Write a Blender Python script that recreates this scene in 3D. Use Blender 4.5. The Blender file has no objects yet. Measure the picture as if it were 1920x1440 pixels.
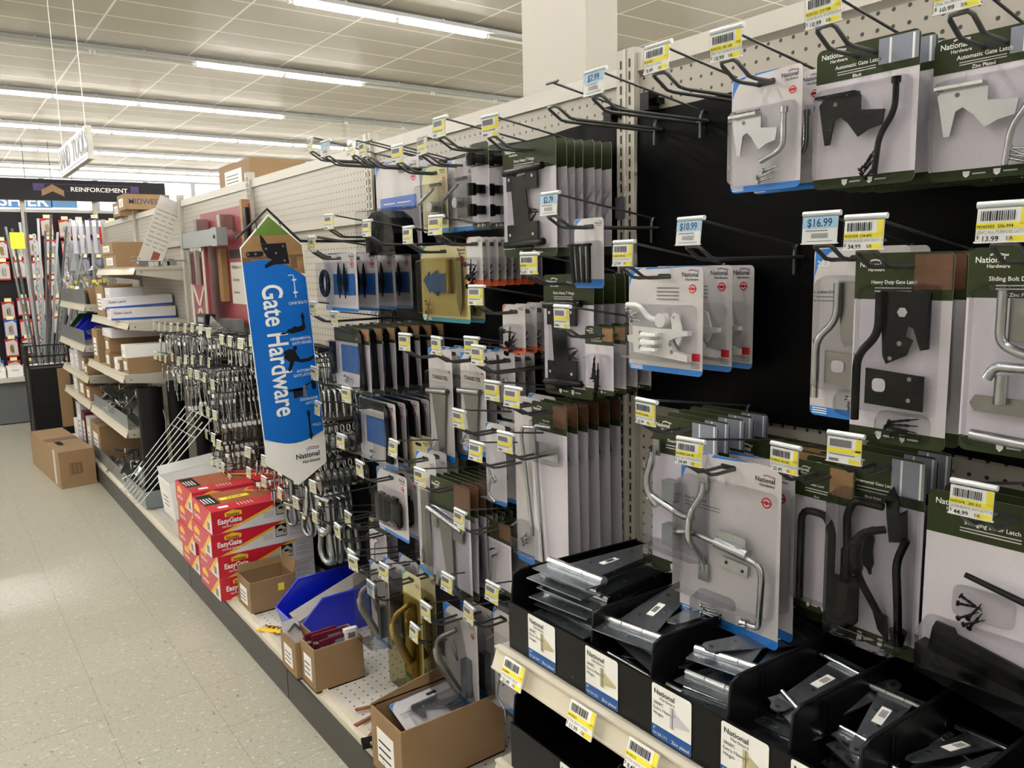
import bpy, math, random
from mathutils import Vector, Matrix
random.seed(11)
scn = bpy.context.scene
C = scn.collection
PI = math.pi

# ---------------------------------------------------------------- camera, world, exposure
CAM_H = 1.4404
yaw, pitch, roll = 0.6317, 0.15, -0.0245
fw = Vector((math.sin(yaw)*math.cos(pitch), math.cos(yaw)*math.cos(pitch), -math.sin(pitch)))
rt = Vector((math.cos(yaw), -math.sin(yaw), 0)); up = rt.cross(fw)
r2 = rt*math.cos(roll)+up*math.sin(roll); u2 = -rt*math.sin(roll)+up*math.cos(roll)
cd = bpy.data.cameras.new('camera'); cam = bpy.data.objects.new('camera', cd); C.objects.link(cam)
cam.matrix_world = Matrix(((r2.x, u2.x, -fw.x, 0), (r2.y, u2.y, -fw.y, 0), (r2.z, u2.z, -fw.z, CAM_H), (0, 0, 0, 1)))
cd.sensor_width = 36; cd.lens = 36*1490.5/1920; cd.clip_start = .02; cd.clip_end = 200
scn.camera = cam
w = bpy.data.worlds.new('World'); scn.world = w; w.use_nodes = True
w.node_tree.nodes['Background'].inputs[0].default_value = (.93, .97, 1, 1)
w.node_tree.nodes['Background'].inputs[1].default_value = 2.5
scn.view_settings.view_transform = 'Standard'; scn.view_settings.look = 'None'
scn.view_settings.exposure = 1.5; scn.view_settings.gamma = 1.0
TUBE = 42.0

# ---------------------------------------------------------------- materials
def lin(h):
    h = h.lstrip('#'); v = [int(h[i:i+2], 16)/255 for i in (0, 2, 4)]
    return tuple((c/12.92 if c <= .04045 else ((c+.055)/1.055)**2.4) for c in v)+(1,)
MATS = {}
def nd(t, k, **kw):
    n = t.nodes.new(k)
    for a, b in kw.items(): setattr(n, a, b)
    return n
def mat(name, col, rough=.5, metal=0, bump=0, bscale=60, var=0, vscale=8, emit=0, coat=0):
    m = bpy.data.materials.new(name); m.use_nodes = True; t = m.node_tree; p = t.nodes['Principled BSDF']
    c = lin(col); p.inputs['Base Color'].default_value = c
    p.inputs['Roughness'].default_value = rough; p.inputs['Metallic'].default_value = metal
    if coat: p.inputs['Coat Weight'].default_value = coat; p.inputs['Coat Roughness'].default_value = .08
    tc = None
    if var or bump: tc = nd(t, 'ShaderNodeTexCoord')
    if var:
        n = nd(t, 'ShaderNodeTexNoise'); n.inputs['Scale'].default_value = vscale; n.inputs['Detail'].default_value = 4
        t.links.new(tc.outputs['Object'], n.inputs['Vector'])
        r = nd(t, 'ShaderNodeMapRange'); r.inputs[3].default_value = 1-var; r.inputs[4].default_value = 1+var
        t.links.new(n.outputs['Fac'], r.inputs[0])
        mx = nd(t, 'ShaderNodeVectorMath', operation='SCALE'); mx.inputs[0].default_value = c[:3]
        t.links.new(r.outputs[0], mx.inputs['Scale']); t.links.new(mx.outputs[0], p.inputs['Base Color'])
    if bump:
        n = nd(t, 'ShaderNodeTexNoise'); n.inputs['Scale'].default_value = bscale; n.inputs['Detail'].default_value = 3
        t.links.new(tc.outputs['Object'], n.inputs['Vector'])
        b = nd(t, 'ShaderNodeBump'); b.inputs['Strength'].default_value = bump; b.inputs['Distance'].default_value = .01
        t.links.new(n.outputs['Fac'], b.inputs['Height']); t.links.new(b.outputs[0], p.inputs['Normal'])
    if emit:
        p.inputs['Emission Color'].default_value = c; p.inputs['Emission Strength'].default_value = emit
    if name in ('film', 'black_gloss', 'black_satin', 'plastic_black', 'olive', 'olive_dk', 'header_black', 'ink'): p.inputs['Specular IOR Level'].default_value = .06 if name == 'film' else .22
    MATS[name] = m; return m
def pegmat(name, col, hole, pitch=.0254, rad=.13, ax=('Y', 'Z'), rough=.45, col2=None):
    m = mat(name, col, rough); t = m.node_tree; p = t.nodes['Principled BSDF']
    tc = nd(t, 'ShaderNodeTexCoord'); s = nd(t, 'ShaderNodeSeparateXYZ'); t.links.new(tc.outputs['Object'], s.inputs[0])
    o = []
    for a in ax:
        d = nd(t, 'ShaderNodeMath', operation='DIVIDE'); d.inputs[1].default_value = pitch; t.links.new(s.outputs[a], d.inputs[0])
        f = nd(t, 'ShaderNodeMath', operation='FRACT'); t.links.new(d.outputs[0], f.inputs[0])
        q = nd(t, 'ShaderNodeMath', operation='SUBTRACT'); q.inputs[1].default_value = .5; t.links.new(f.outputs[0], q.inputs[0])
        o.append(q)
    cb = nd(t, 'ShaderNodeCombineXYZ'); t.links.new(o[0].outputs[0], cb.inputs[0]); t.links.new(o[1].outputs[0], cb.inputs[1])
    ln = nd(t, 'ShaderNodeVectorMath', operation='LENGTH'); t.links.new(cb.outputs[0], ln.inputs[0])
    lt = nd(t, 'ShaderNodeMath', operation='LESS_THAN'); lt.inputs[1].default_value = rad; t.links.new(ln.outputs['Value'], lt.inputs[0])
    mx = nd(t, 'ShaderNodeMix', data_type='RGBA'); t.links.new(lt.outputs[0], mx.inputs['Factor'])
    mx.inputs['A'].default_value = lin(col); mx.inputs['B'].default_value = lin(hole)
    t.links.new(mx.outputs['Result'], p.inputs['Base Color']); return m
pegmat('pegboard', '#a39d93', '#2b2723')
pegmat('deck_peg', '#cbc7bf', '#33302c', pitch=.03, rad=.11, ax=('X', 'Y'))
def clearmat(name, tint, gloss=.3, rough=.045, bump=.55, bscale=26):
    m = bpy.data.materials.new(name); m.use_nodes = True; t = m.node_tree; t.nodes.clear()
    o = nd(t, 'ShaderNodeOutputMaterial'); tr = nd(t, 'ShaderNodeBsdfTransparent'); tr.inputs[0].default_value = lin(tint)
    g = nd(t, 'ShaderNodeBsdfGlossy'); g.inputs['Roughness'].default_value = rough
    lw = nd(t, 'ShaderNodeLayerWeight'); lw.inputs[0].default_value = .13
    r = nd(t, 'ShaderNodeMapRange'); r.inputs[3].default_value = gloss*.03; r.inputs[4].default_value = min(1, gloss*2.6)
    t.links.new(lw.outputs['Fresnel'], r.inputs[0])
    mx = nd(t, 'ShaderNodeMixShader'); t.links.new(r.outputs[0], mx.inputs[0]); t.links.new(tr.outputs[0], mx.inputs[1]); t.links.new(g.outputs[0], mx.inputs[2])
    t.links.new(mx.outputs[0], o.inputs[0])
    tc = nd(t, 'ShaderNodeTexCoord'); n = nd(t, 'ShaderNodeTexNoise'); n.inputs['Scale'].default_value = bscale; n.inputs['Detail'].default_value = 2
    t.links.new(tc.outputs['Object'], n.inputs['Vector']); b = nd(t, 'ShaderNodeBump'); b.inputs['Strength'].default_value = bump; b.inputs['Distance'].default_value = .01
    t.links.new(n.outputs['Fac'], b.inputs['Height']); t.links.new(b.outputs[0], g.inputs['Normal'])
    MATS[name] = m; return m
clearmat('clear', '#f2f2f4'); clearmat('bag', '#e9e9ea', gloss=.26, rough=.12, bump=.5, bscale=60)
clearmat('amber_clear', '#dcd6bc', gloss=.25)
clearmat('holder_clear', '#f6f7f8', gloss=.08, bump=.03)
mat('card_grey', '#c4c0c2', .38, bump=.04, bscale=25)
mat('card_lav', '#cac5ce', .4, bump=.04, bscale=25, var=.05, vscale=160)
mat('card_edge', '#8d8a86', .7)
mat('olive', '#2c351a', .45); mat('olive_dk', '#20260f', .4)
mat('nat_blue', '#1f74c8', .35); mat('deep_blue', '#12539a', .35)
mat('sign_blue', '#0a68c4', .32); mat('orange', '#dd5a2a', .4)
mat('cream_card', '#bdb48a', .45); mat('holder_roll', '#d8dcde', .15, coat=.5); mat('white', '#e9e8e6', .4); mat('paper', '#efeeea', .6)
mat('offwhite', '#bfbbb3', .5); mat('ink', '#17171b', .5); mat('ink_grey', '#6f6b6e', .6); mat('red', '#c3202a', .4)
mat('tag_blue', '#a9cfe8', .5); mat('tag_yellow', '#efe03a', .5); mat('navy', '#1f3f66', .5)
mat('tag_cream', '#ece7b2', .55)
mat('photo_grey', '#7f8494', .4); mat('photo_wood', '#5d3d28', .45, var=.35, vscale=90); mat('photo_tan', '#8d6c48', .45, var=.25, vscale=90)
mat('white_gloss', '#e8e8e6', .18, coat=.5)
mat('zinc', '#b9bcbe', .24, 1.0, bump=.05, bscale=30); mat('zinc_dark', '#8f969d', .27, .9, bump=.06, bscale=18, var=.25, vscale=20)
mat('steel', '#9aa0a4', .3, 1.0); mat('stainless', '#8e8c88', .34, .9)
mat('brass', '#a08b55', .3, .9); mat('black_gloss', '#050506', .16); mat('black_satin', '#121213', .38)
mat('wire', '#5c5d5c', .38, .7); mat('wire_black', '#151515', .4)
mat('film', '#050506', .42, bump=.45, bscale=9); mat('plastic_black', '#0b0b0c', .33, bump=.03, bscale=40)
mat('cream_metal', '#aea99d', .42, bump=.02); mat('rail_cream', '#cfc7b4', .3)
mat('kick', '#3a3733', .5, var=.12, vscale=6); mat('dark', '#191817', .6)
mat('kraft', '#8e7251', .75, var=.08, vscale=12, bump=.05); mat('kraft_dk', '#6c5439', .8, var=.1)
mat('kraft_red', '#86452f', .7)
mat('box_red', '#c01a2e', .38); mat('box_white', '#dcdae0', .42); mat('box_yellow', '#e8b92c', .4); mat('box_photo', '#9a5230', .4, var=.45, vscale=30)
mat('maroon', '#5a1026', .4); mat('bin_blue', '#0a23c8', .28, coat=.3); mat('bin_green', '#0b3d24', .4)
mat('barn_red', '#8c3a3e', .5, var=.1, vscale=30); mat('galv', '#9aa2a6', .35, .8, bump=.05, var=.12)
mat('wood', '#94724a', .6, var=.25, vscale=25); mat('green_photo', '#5d7a2b', .4, var=.35, vscale=20)
mat('column_paint', '#aeaaa1', .6); mat('wall_paint', '#dad6cc', .7); mat('track', '#b9bab8', .5)
mat('shelf_grey', '#5b5d5f', .45); mat('cash_blue', '#2f5f88', .5); mat('header_black', '#1c1a1d', .45); mat('purple', '#3f2a66', .45)
mat('mid_blue', '#1a55b4', .4); mat('teal', '#24839b', .4)
mat('rope_black', '#0e0e0f', .6)
e = mat('tube_on', '#fffdf8', .4); e.node_tree.nodes['Principled BSDF'].inputs['Emission Color'].default_value = (1, .975, .93, 1)
e.node_tree.nodes['Principled BSDF'].inputs['Emission Strength'].default_value = TUBE
mat('tube_off', '#c9c7c0', .3)
# floor: 12 inch speckled vinyl tiles
def floormat():
    m = mat('floor', '#c8c6b6', .3); t = m.node_tree; p = t.nodes['Principled BSDF']
    tc = nd(t, 'ShaderNodeTexCoord'); mp = nd(t, 'ShaderNodeMapping'); t.links.new(tc.outputs['Object'], mp.inputs[0])
    mp.inputs['Location'].default_value = (-.3313, -2.4461, 0)
    bk = nd(t, 'ShaderNodeTexBrick'); bk.offset = 0; bk.inputs['Scale'].default_value = 1; bk.inputs['Brick Width'].default_value = .3048; bk.inputs['Row Height'].default_value = .3048
    bk.inputs['Mortar Size'].default_value = .0011; bk.inputs['Mortar Smooth'].default_value = .4; bk.inputs['Color1'].default_value = lin('#a3a192'); bk.inputs['Color2'].default_value = lin('#a8a597'); bk.inputs['Mortar'].default_value = lin('#726d5f')
    t.links.new(mp.outputs[0], bk.inputs['Vector'])
    cur = bk.outputs['Color']
    for sc, th, col, st in ((70, .675, '#7d796b', (1, .42, 1)), (85, .635, '#c6c3b6', (.5, 1, 1)), (150, .69, '#4a473f', (1, 1, 1)), (110, .59, '#989586', (1, .6, 1)), (30, .6, '#a3a092', (1, 1, 1))):
        mq = nd(t, 'ShaderNodeMapping'); mq.inputs['Scale'].default_value = st; mq.inputs['Rotation'].default_value = (0, 0, sc*.11); t.links.new(tc.outputs['Object'], mq.inputs[0])
        n = nd(t, 'ShaderNodeTexNoise'); n.inputs['Scale'].default_value = sc; n.inputs['Detail'].default_value = 2; t.links.new(mq.outputs[0], n.inputs['Vector'])
        r = nd(t, 'ShaderNodeMapRange'); r.inputs[1].default_value = th; r.inputs[2].default_value = th+.03; t.links.new(n.outputs['Fac'], r.inputs[0])
        mx = nd(t, 'ShaderNodeMix', data_type='RGBA'); t.links.new(r.outputs[0], mx.inputs['Factor']); t.links.new(cur, mx.inputs['A']); mx.inputs['B'].default_value = lin(col); cur = mx.outputs['Result']
    t.links.new(cur, p.inputs['Base Color'])
    n = nd(t, 'ShaderNodeTexNoise'); n.inputs['Scale'].default_value = 3; t.links.new(tc.outputs['Object'], n.inputs['Vector'])
    r = nd(t, 'ShaderNodeMapRange'); r.inputs[3].default_value = .27; r.inputs[4].default_value = .33; t.links.new(n.outputs['Fac'], r.inputs[0]); t.links.new(r.outputs[0], p.inputs['Roughness'])
    b = nd(t, 'ShaderNodeBump'); b.inputs['Strength'].default_value = .03; b.inputs['Distance'].default_value = .004; t.links.new(n.outputs['Fac'], b.inputs['Height']); t.links.new(b.outputs[0], p.inputs['Normal'])
floormat()
def ceilmat():
    m = mat('ceiling', '#a5a097', .4); t = m.node_tree; p = t.nodes['Principled BSDF']
    tc = nd(t, 'ShaderNodeTexCoord'); mp = nd(t, 'ShaderNodeMapping'); mp.inputs['Location'].default_value = (-1.96, -.35, 0); t.links.new(tc.outputs['Object'], mp.inputs[0])
    bk = nd(t, 'ShaderNodeTexBrick'); bk.offset = 0; bk.inputs['Scale'].default_value = 1; bk.inputs['Brick Width'].default_value = 1.225; bk.inputs['Row Height'].default_value = .6125
    bk.inputs['Mortar Size'].default_value = .013; bk.inputs['Color1'].default_value = lin('#b5b0a7'); bk.inputs['Color2'].default_value = lin('#aea9a0'); bk.inputs['Mortar'].default_value = lin('#e6e3dc')
    t.links.new(mp.outputs[0], bk.inputs['Vector']); t.links.new(bk.outputs['Color'], p.inputs['Base Color'])
    n = nd(t, 'ShaderNodeTexNoise'); n.inputs['Scale'].default_value = 45; n.inputs['Detail'].default_value = 3; t.links.new(tc.outputs['Object'], n.inputs['Vector'])
    b = nd(t, 'ShaderNodeBump'); b.inputs['Strength'].default_value = .7; b.inputs['Distance'].default_value = .01; t.links.new(n.outputs['Fac'], b.inputs['Height'])
    df = nd(t, 'ShaderNodeBsdfDiffuse'); gl = nd(t, 'ShaderNodeBsdfGlossy'); gl.inputs['Roughness'].default_value = .22; mx = nd(t, 'ShaderNodeMixShader'); mx.inputs[0].default_value = .03
    t.links.new(bk.outputs['Color'], df.inputs[0]); t.links.new(b.outputs[0], gl.inputs['Normal']); t.links.new(df.outputs[0], mx.inputs[1]); t.links.new(gl.outputs[0], mx.inputs[2])
    t.links.new(mx.outputs[0], t.nodes['Material Output'].inputs[0])
ceilmat()
def matroll():
    m = mat('rail_shine', '#d8d6d0', .25, .3); return m
matroll()

# ---------------------------------------------------------------- mesh builder
def textmesh(s, size, bold):
    key = (s, bold, size > .04)
    if key not in TM:
        cu = bpy.data.curves.new('t', 'FONT'); cu.body = s; cu.size = 1; cu.resolution_u = 6 if size > .04 else 2; cu.fill_mode = 'BOTH'; cu.offset = bold
        o = bpy.data.objects.new('t', cu); C.objects.link(o); bpy.context.view_layer.update()
        me = bpy.data.meshes.new_from_object(o)
        vs = [(v.co.x, v.co.y) for v in me.vertices]; fs = [tuple(p.vertices) for p in me.polygons]
        bpy.data.objects.remove(o); bpy.data.curves.remove(cu); bpy.data.meshes.remove(me)
        x0 = min([v[0] for v in vs] or [0]); x1 = max([v[0] for v in vs] or [0])
        TM[key] = (vs, fs, x0, x1)
    return TM[key]
TM = {}
class MB:
    """collects faces; local frame: x right, z up, the front looks towards -y"""
    def __init__(s): s.v = []; s.f = []; s.m = []; s.sm = []; s.mats = []
    def mi(s, m):
        if m not in s.mats: s.mats.append(m)
        return s.mats.index(m)
    def add(s, vs, fs, m, smooth=False):
        b = len(s.v); i = s.mi(m); s.v += [tuple(v) for v in vs]
        for f in fs: s.f.append([b+k for k in f]); s.m.append(i); s.sm.append(smooth)
        return s
    def box(s, c, d, m, rz=0, rx=0, ry=0):
        R = Matrix.Rotation(rz, 3, 'Z') @ Matrix.Rotation(ry, 3, 'Y') @ Matrix.Rotation(rx, 3, 'X'); c = Vector(c)
        vs = [c+R @ Vector((x*d[0]/2, y*d[1]/2, z*d[2]/2)) for x in (-1, 1) for y in (-1, 1) for z in (-1, 1)]
        return s.add(vs, [(0, 1, 3, 2), (4, 6, 7, 5), (0, 4, 5, 1), (2, 3, 7, 6), (0, 2, 6, 4), (1, 5, 7, 3)], m)
    def poly(s, pts, y, m):  # flat polygon in xz facing -y
        a = sum(pts[i][0]*pts[(i+1) % len(pts)][1]-pts[(i+1) % len(pts)][0]*pts[i][1] for i in range(len(pts)))
        if a < 0: pts = pts[::-1]
        return s.add([(x, y, z) for x, z in pts], [tuple(range(len(pts)))], m)
    def rect(s, x0, z0, x1, z1, y, m): return s.poly([(x0, z0), (x1, z0), (x1, z1), (x0, z1)], y, m)
    def prism(s, pts, y0, y1, m, side=None):
        a = sum(pts[i][0]*pts[(i+1) % len(pts)][1]-pts[(i+1) % len(pts)][0]*pts[i][1] for i in range(len(pts)))
        if a < 0: pts = pts[::-1]
        n = len(pts); s.add([(x, y0, z) for x, z in pts], [tuple(range(n))], m)
        s.add([(x, y1, z) for x, z in pts], [tuple(range(n))[::-1]], side or m)
        s.add([(x, y0, z) for x, z in pts]+[(x, y1, z) for x, z in pts], [(i, i+n, (i+1) % n+n, (i+1) % n) for i in range(n)], side or m)
        return s
    def tube(s, path, r, m, n=8, cap=True, closed=False):
        P = [Vector(p) for p in path]; k = len(P); rings = []; N = None
        for i in range(k):
            if closed: t = P[(i+1) % k]-P[i-1]
            else: t = P[min(i+1, k-1)]-P[max(i-1, 0)]
            t.normalize()
            if N is None:
                N = t.orthogonal().normalized()
            else: N = (N-t*N.dot(t)); N = N.normalized() if N.length > 1e-6 else t.orthogonal().normalized()
            B = t.cross(N); ri = r[i] if isinstance(r, (list, tuple)) else r
            rings.append([P[i]+(N*math.cos(2*PI*j/n)+B*math.sin(2*PI*j/n))*ri for j in range(n)])
        vs = [v for q in rings for v in q]; fs = []
        for i in range(k if closed else k-1):
            a = i*n; b = ((i+1) % k)*n
            for j in range(n): fs.append((a+j, a+(j+1) % n, b+(j+1) % n, b+j))
        s.add(vs, fs, m, True)
        if cap and not closed:
            s.add(rings[0], [tuple(range(n))[::-1]], m); s.add(rings[-1], [tuple(range(n))], m)
        return s
    def disc(s, x, z, r, y, m, n=12): return s.poly([(x+r*math.cos(2*PI*j/n), z+r*math.sin(2*PI*j/n)) for j in range(n)], y, m)
    def text(s, t, x, z, size, y, m, al='l', bold=.0, rot=0, sx=1.0, plane='xz'):
        vs, fs, x0, x1 = textmesh(t, size, min(bold, .016) if size > .04 else bold)
        off = {'l': 0, 'c': -(x0+x1)/2, 'r': -x1}[al]; cr, sr = math.cos(rot), math.sin(rot); o = []
        for a, b in vs:
            a = (a+off)*size*sx; b = b*size; o.append((x+a*cr-b*sr, y, z+a*sr+b*cr))
        return s.add(o, fs, m)
    def build(s, name, parent=None, loc=None, rz=0, M=None):
        me = bpy.data.meshes.new(name); me.from_pydata(s.v, [], s.f)
        for m in s.mats: me.materials.append(MATS[m])
        me.polygons.foreach_set('material_index', s.m); me.polygons.foreach_set('use_smooth', s.sm); me.update()
        o = bpy.data.objects.new(name, me); C.objects.link(o)
        if parent: o.parent = parent
        if loc is not None: o.location = loc; o.rotation_euler = (0, 0, rz)
        return o
USED = {}
def tag(o, label, cat, group=None):
    o['label'] = label; o['category'] = cat
    if group: o['group'] = group
    USED[label] = USED.get(label, 0)+1
    return o
def thing(name, label, cat, loc=(0, 0, 0), rz=0, group=None, rx=0, ry=0):
    o = bpy.data.objects.new(name, None); C.objects.link(o); o.empty_display_size = .02
    o.location = loc; o.rotation_euler = (rx, ry, rz); return tag(o, label, cat, group)
KIDS = {}
def kids(o):
    return [c for c in bpy.data.objects if c.parent == o]
def dup(root, loc, rot, label, group=None, cache={}):
    r = root.copy(); C.objects.link(r); r.location = loc; r.rotation_euler = rot; r['label'] = label
    if group: r['group'] = group
    elif 'group' in r: del r['group']
    if root.name not in cache:
        cache[root.name] = [(c, kids(c)) for c in kids(root)]
    for ch, gs in cache[root.name]:
        c = ch.copy(); C.objects.link(c); c.parent = r
        for g in gs:
            d = g.copy(); C.objects.link(d); d.parent = c
    USED[label] = USED.get(label, 0)+1
    return r
def struct(name, b, **k):
    o = b.build(name, **k); o['kind'] = 'structure'; return o
ORD = ['front', 'second', 'third', 'fourth', 'fifth', 'sixth', 'seventh', 'eighth', 'ninth', 'tenth', 'eleventh', 'twelfth', 'thirteenth', 'fourteenth', 'fifteenth', 'sixteenth']
ORDL = ['first']+ORD[1:]
FACE = -PI/2     # things on the gondola look at the aisle (-X)

# ---------------------------------------------------------------- the room
X_G, X_F, Y_0, SEC = 1.256, .849, 1.265, 1.219
struct('floor', MB().box((1, 9, -.05), (30, 34, .1), 'floor'))
struct('ceiling', MB().box((1, 9, 4.33), (30, 34, .1), 'ceiling'))
struct('wall_left', MB().box((-7, 9, 2.15), (.2, 34, 4.3), 'wall_paint'))
struct('wall_right', MB().box((16, 9, 2.15), (.2, 34, 4.3), 'wall_paint'))
struct('wall_front', MB().box((1, -8, 2.15), (30, .2, 4.3), 'wall_paint'))
b = MB().box((1, 25.5, 1.47), (30, .2, 2.94), 'wall_paint').box((1, 25.5, 4.2), (30, .2, .2), 'wall_paint')
b.box((-6.2, 25.5, 3.52), (15.6, .2, 1.16), 'wall_paint').box((14, 25.5, 3.52), (4, .2, 1.16), 'wall_paint')
struct('wall_back', b)
for i in range(8):
    x0 = 1.6+i*1.32
    bb = MB()
    for (cx, cz, dx, dz) in ((x0+.03, 3.52, .06, 1.16), (x0+1.29, 3.52, .06, 1.16), (x0+.66, 2.965, 1.2, .05), (x0+.66, 4.075, 1.2, .05)): bb.box((cx, 25.45, cz), (dx, .1, dz), 'shelf_grey')
    o = struct('window_%d' % (i+1), bb)
    MB().box((x0+.66, 25.5, 3.52), (1.2, .006, 1.06), 'holder_clear').build('window_pane', parent=o)
struct('trim_1', MB().box((1, 25.35, 2.9), (30, .1, .08), 'cream_metal'))
struct('column', MB().box((2.285, 2.665, 2.14), (.17, .41, 4.26), 'column_paint'))
# fluorescent strips
def fixture(on):
    t = thing('fluorescent_strip_light', 'x', 'ceiling light')
    MB().box((0, 0, .045), (1.222, .1, .06), 'track').box((0, 0, .014), (1.222, .22, .004), 'track').box((0, 0, .083), (.03, .03, .06), 'track').build('channel', parent=t)  # flange made extra wide to keep direct tube light off the ceiling
    MB().tube([(-.57, 0, -.012), (.57, 0, -.012)], .019, 'tube_on' if on else 'tube_off', n=8).build('lamp_tube', parent=t)
    for sx in (-1, 1): MB().box((sx*.588, 0, 0), (.02, .04, .06), 'white').build('lamp_socket', parent=t)
    return t
fon, foff = fixture(True), fixture(False)
rows = [(-4.1, 0), (-1.0, 0), (2.1, 0), (5.2, 0), (8.32, 1), (11.42, 2), (14.52, 3), (17.6, 4), (20.7, 5), (23.8, 6)]
first = {1: True, 0: True}
for ri, (y, k) in enumerate(rows):
    for j in range(-7, 10):
        xc = 3.42-.61+j*1.225
        on = 1
        if k == 1: on = 1 if (j in (1, 2) or j > 5 or j < -3) else 0
        if k == 2: on = 0 if (j in (0, -1, -2, 3, 4, 5)) else 1
        if k == 2: xx = xc-.18
        elif k == 3: xx = xc-.25
        elif k == 1: xx = xc-.04
        else: xx = xc+(.28*k if k > 2 else 0)
        if k == 1 and j in (1, 2): on = 1
        if k == 2: on = 1 if (j in (1, 2) or j > 5 or j < -2) else 0
        if k == 3 and j in (3, 4, 5): on = 0
        if k == 0 and j % 5 == 0: on = 0
        if (y < 0 and abs(j-1) > 5) or xx < -6.2: continue
        rowname = 'row nearest the camera|row over the near aisle|row over the camera|row just above the pegboard end|nearest row in the picture|second row from the picture top|third row from the picture top|fourth row from the picture top|fifth row from the picture top|farthest row by the windows'.split('|')[ri]
        lab = '%s fluorescent strip light, %s from the left in the %s' % ('lit' if on else 'unlit', (ORDL+['seventeenth', 'eighteenth', 'nineteenth', 'twentieth'])[j+7], rowname)
        src = fon if on else foff
        dup(src, (xx, y, 4.18), (0, 0, 0), lab, 'fluorescent strip lights on the ceiling')
for f in (fon, foff):
    for c in kids(f): bpy.data.objects.remove(c)
    bpy.data.objects.remove(f)

# hanging department sign
t = thing('hanging_sign', 'white hanging board lettered HAND TOOLS in dark blue', 'sign', (1.3, 8.7, 2.57), FACE)
MB().box((0, 0, 0), (1.66, .05, .28), 'offwhite').text('HAND  TOOLS', 0, -.075, .27, -.0275, 'ink', 'c', bold=.02, sx=.98).text('HAND  TOOLS', .012, -.079, .27, -.0265, 'ink', 'c', bold=.02, sx=.98).rect(-.8, -.12, .8, -.108, -.026, 'cash_blue').build('board', parent=t)
for sx in (-.7, .7): MB().tube([(sx, 0, .13), (sx, 0, 1.69)], .004, 'white', n=5).build('hanging_cord', parent=t)

# ---------------------------------------------------------------- gondola
g = thing('gondola_shelving', 'long cream pegboard gondola with dark kick plates and slotted posts', 'store shelving', (X_G, Y_0, 0))
for k in range(-2, 5):
    y0 = k*SEC
    top = 1.81
    b = MB().box((.012, y0+SEC/2, .97 if k >= 0 else .97), (.02, SEC-.03, 1.7), 'pegboard')
    b.build('back_panel', parent=g)
    if k >= 1: MB().box((-.006, y0+SEC/2, 1.605), (.02, SEC-.05, .03), 'cream_metal').build('splice_rail', parent=g)
    dz = .02 if k < 0 else 0
    MB().box((.02, y0+SEC/2, 1.83+dz), (.05, SEC-.034, .036), 'offwhite').build('top_rail', parent=g)
    b = MB().box((X_F-X_G+.205, y0+SEC/2, .126), (.385, SEC-.004, .018), 'deck_peg')
    for xo, zz in ((-.392, .122), (-.38, .132)): b.box((xo, y0+SEC/2, zz), (.018, SEC-.004, .02), 'rail_cream')
    b.build('base_deck', parent=g)
    MB().box((X_F-X_G+.01, y0+SEC/2, .056), (.02, SEC-.006, .112), 'kick').build('kick_plate', parent=g)
for k in range(-2, 6):
    y0 = k*SEC
    b = MB().box((.0, y0, .95), (.03, .052, 1.86), 'cream_metal')
    if k <= 2:
        for i in range(66 if k < 2 else 40):
            z = 1.85-i*.0254
            for sy in (-.013, .013): b.box((-.0152, y0+sy, z), (.0012, .0045, .017), 'dark')
    b.box((-.016, y0, .95), (.004, .005, 1.86), 'offwhite')
    b.build('slotted_post', parent=g)
MB().box((-.018, .012, 1.555), (.004, .03, .045), 'galv').build('post_bracket', parent=g)
MB().box((.24, SEC*1.5, .97), (.4, SEC*7, 1.66), 'cream_metal').build('rear_shelving', parent=g)
# black plastic sheets over the pegboard
def sheet(y1, y0, z0, z1, lab):
    b = MB(); n = 14; m = 14; vs = []; fs = []
    for i in range(n+1):
        for j in range(m+1):
            vs.append((-.004-.003*random.random()-.002, y0+(y1-y0)*i/n, z0+(z1-z0)*j/m+(.004*math.sin(i*1.3) if j in (0, m) else 0)))
    for i in range(n):
        for j in range(m): a = i*(m+1)+j; fs.append((a, a+1, a+m+2, a+m+1))
    b.add(vs, fs, 'film', True)
    o = b.build('black_plastic_sheet', loc=(X_G, 0, 0)); tag(o, lab, 'plastic sheet')
sheet(1.237, -1.0, 1.134, 1.748, 'black plastic sheet over the right hand pegboard behind the price tags')
sheet(2.455, 1.29, .17, 1.746, 'black plastic sheet behind the hinge cards left of the slotted post')
sheet(3.675, 2.51, .17, 1.14, 'black plastic sheet low behind the shackles and red boxes')
sheet(4.89, 3.73, .17, 1.10, 'black plastic sheet behind the leaning wire shelf')
# cap clips
for (y, z, lab) in ((1.30, 1.75, 'black plastic clip clamping the sheet left of the slotted post'), (1.19, 1.76, 'black plastic clip clamping the sheet right of the slotted post')):
    o = MB().box((-.02, 0, 0), (.03, .024, .035), 'black_gloss').box((-.012, -.018, .0), (.02, .014, .012), 'black_gloss').build('sheet_clip', loc=(X_G, y, z)); tag(o, lab, 'clip')

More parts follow.
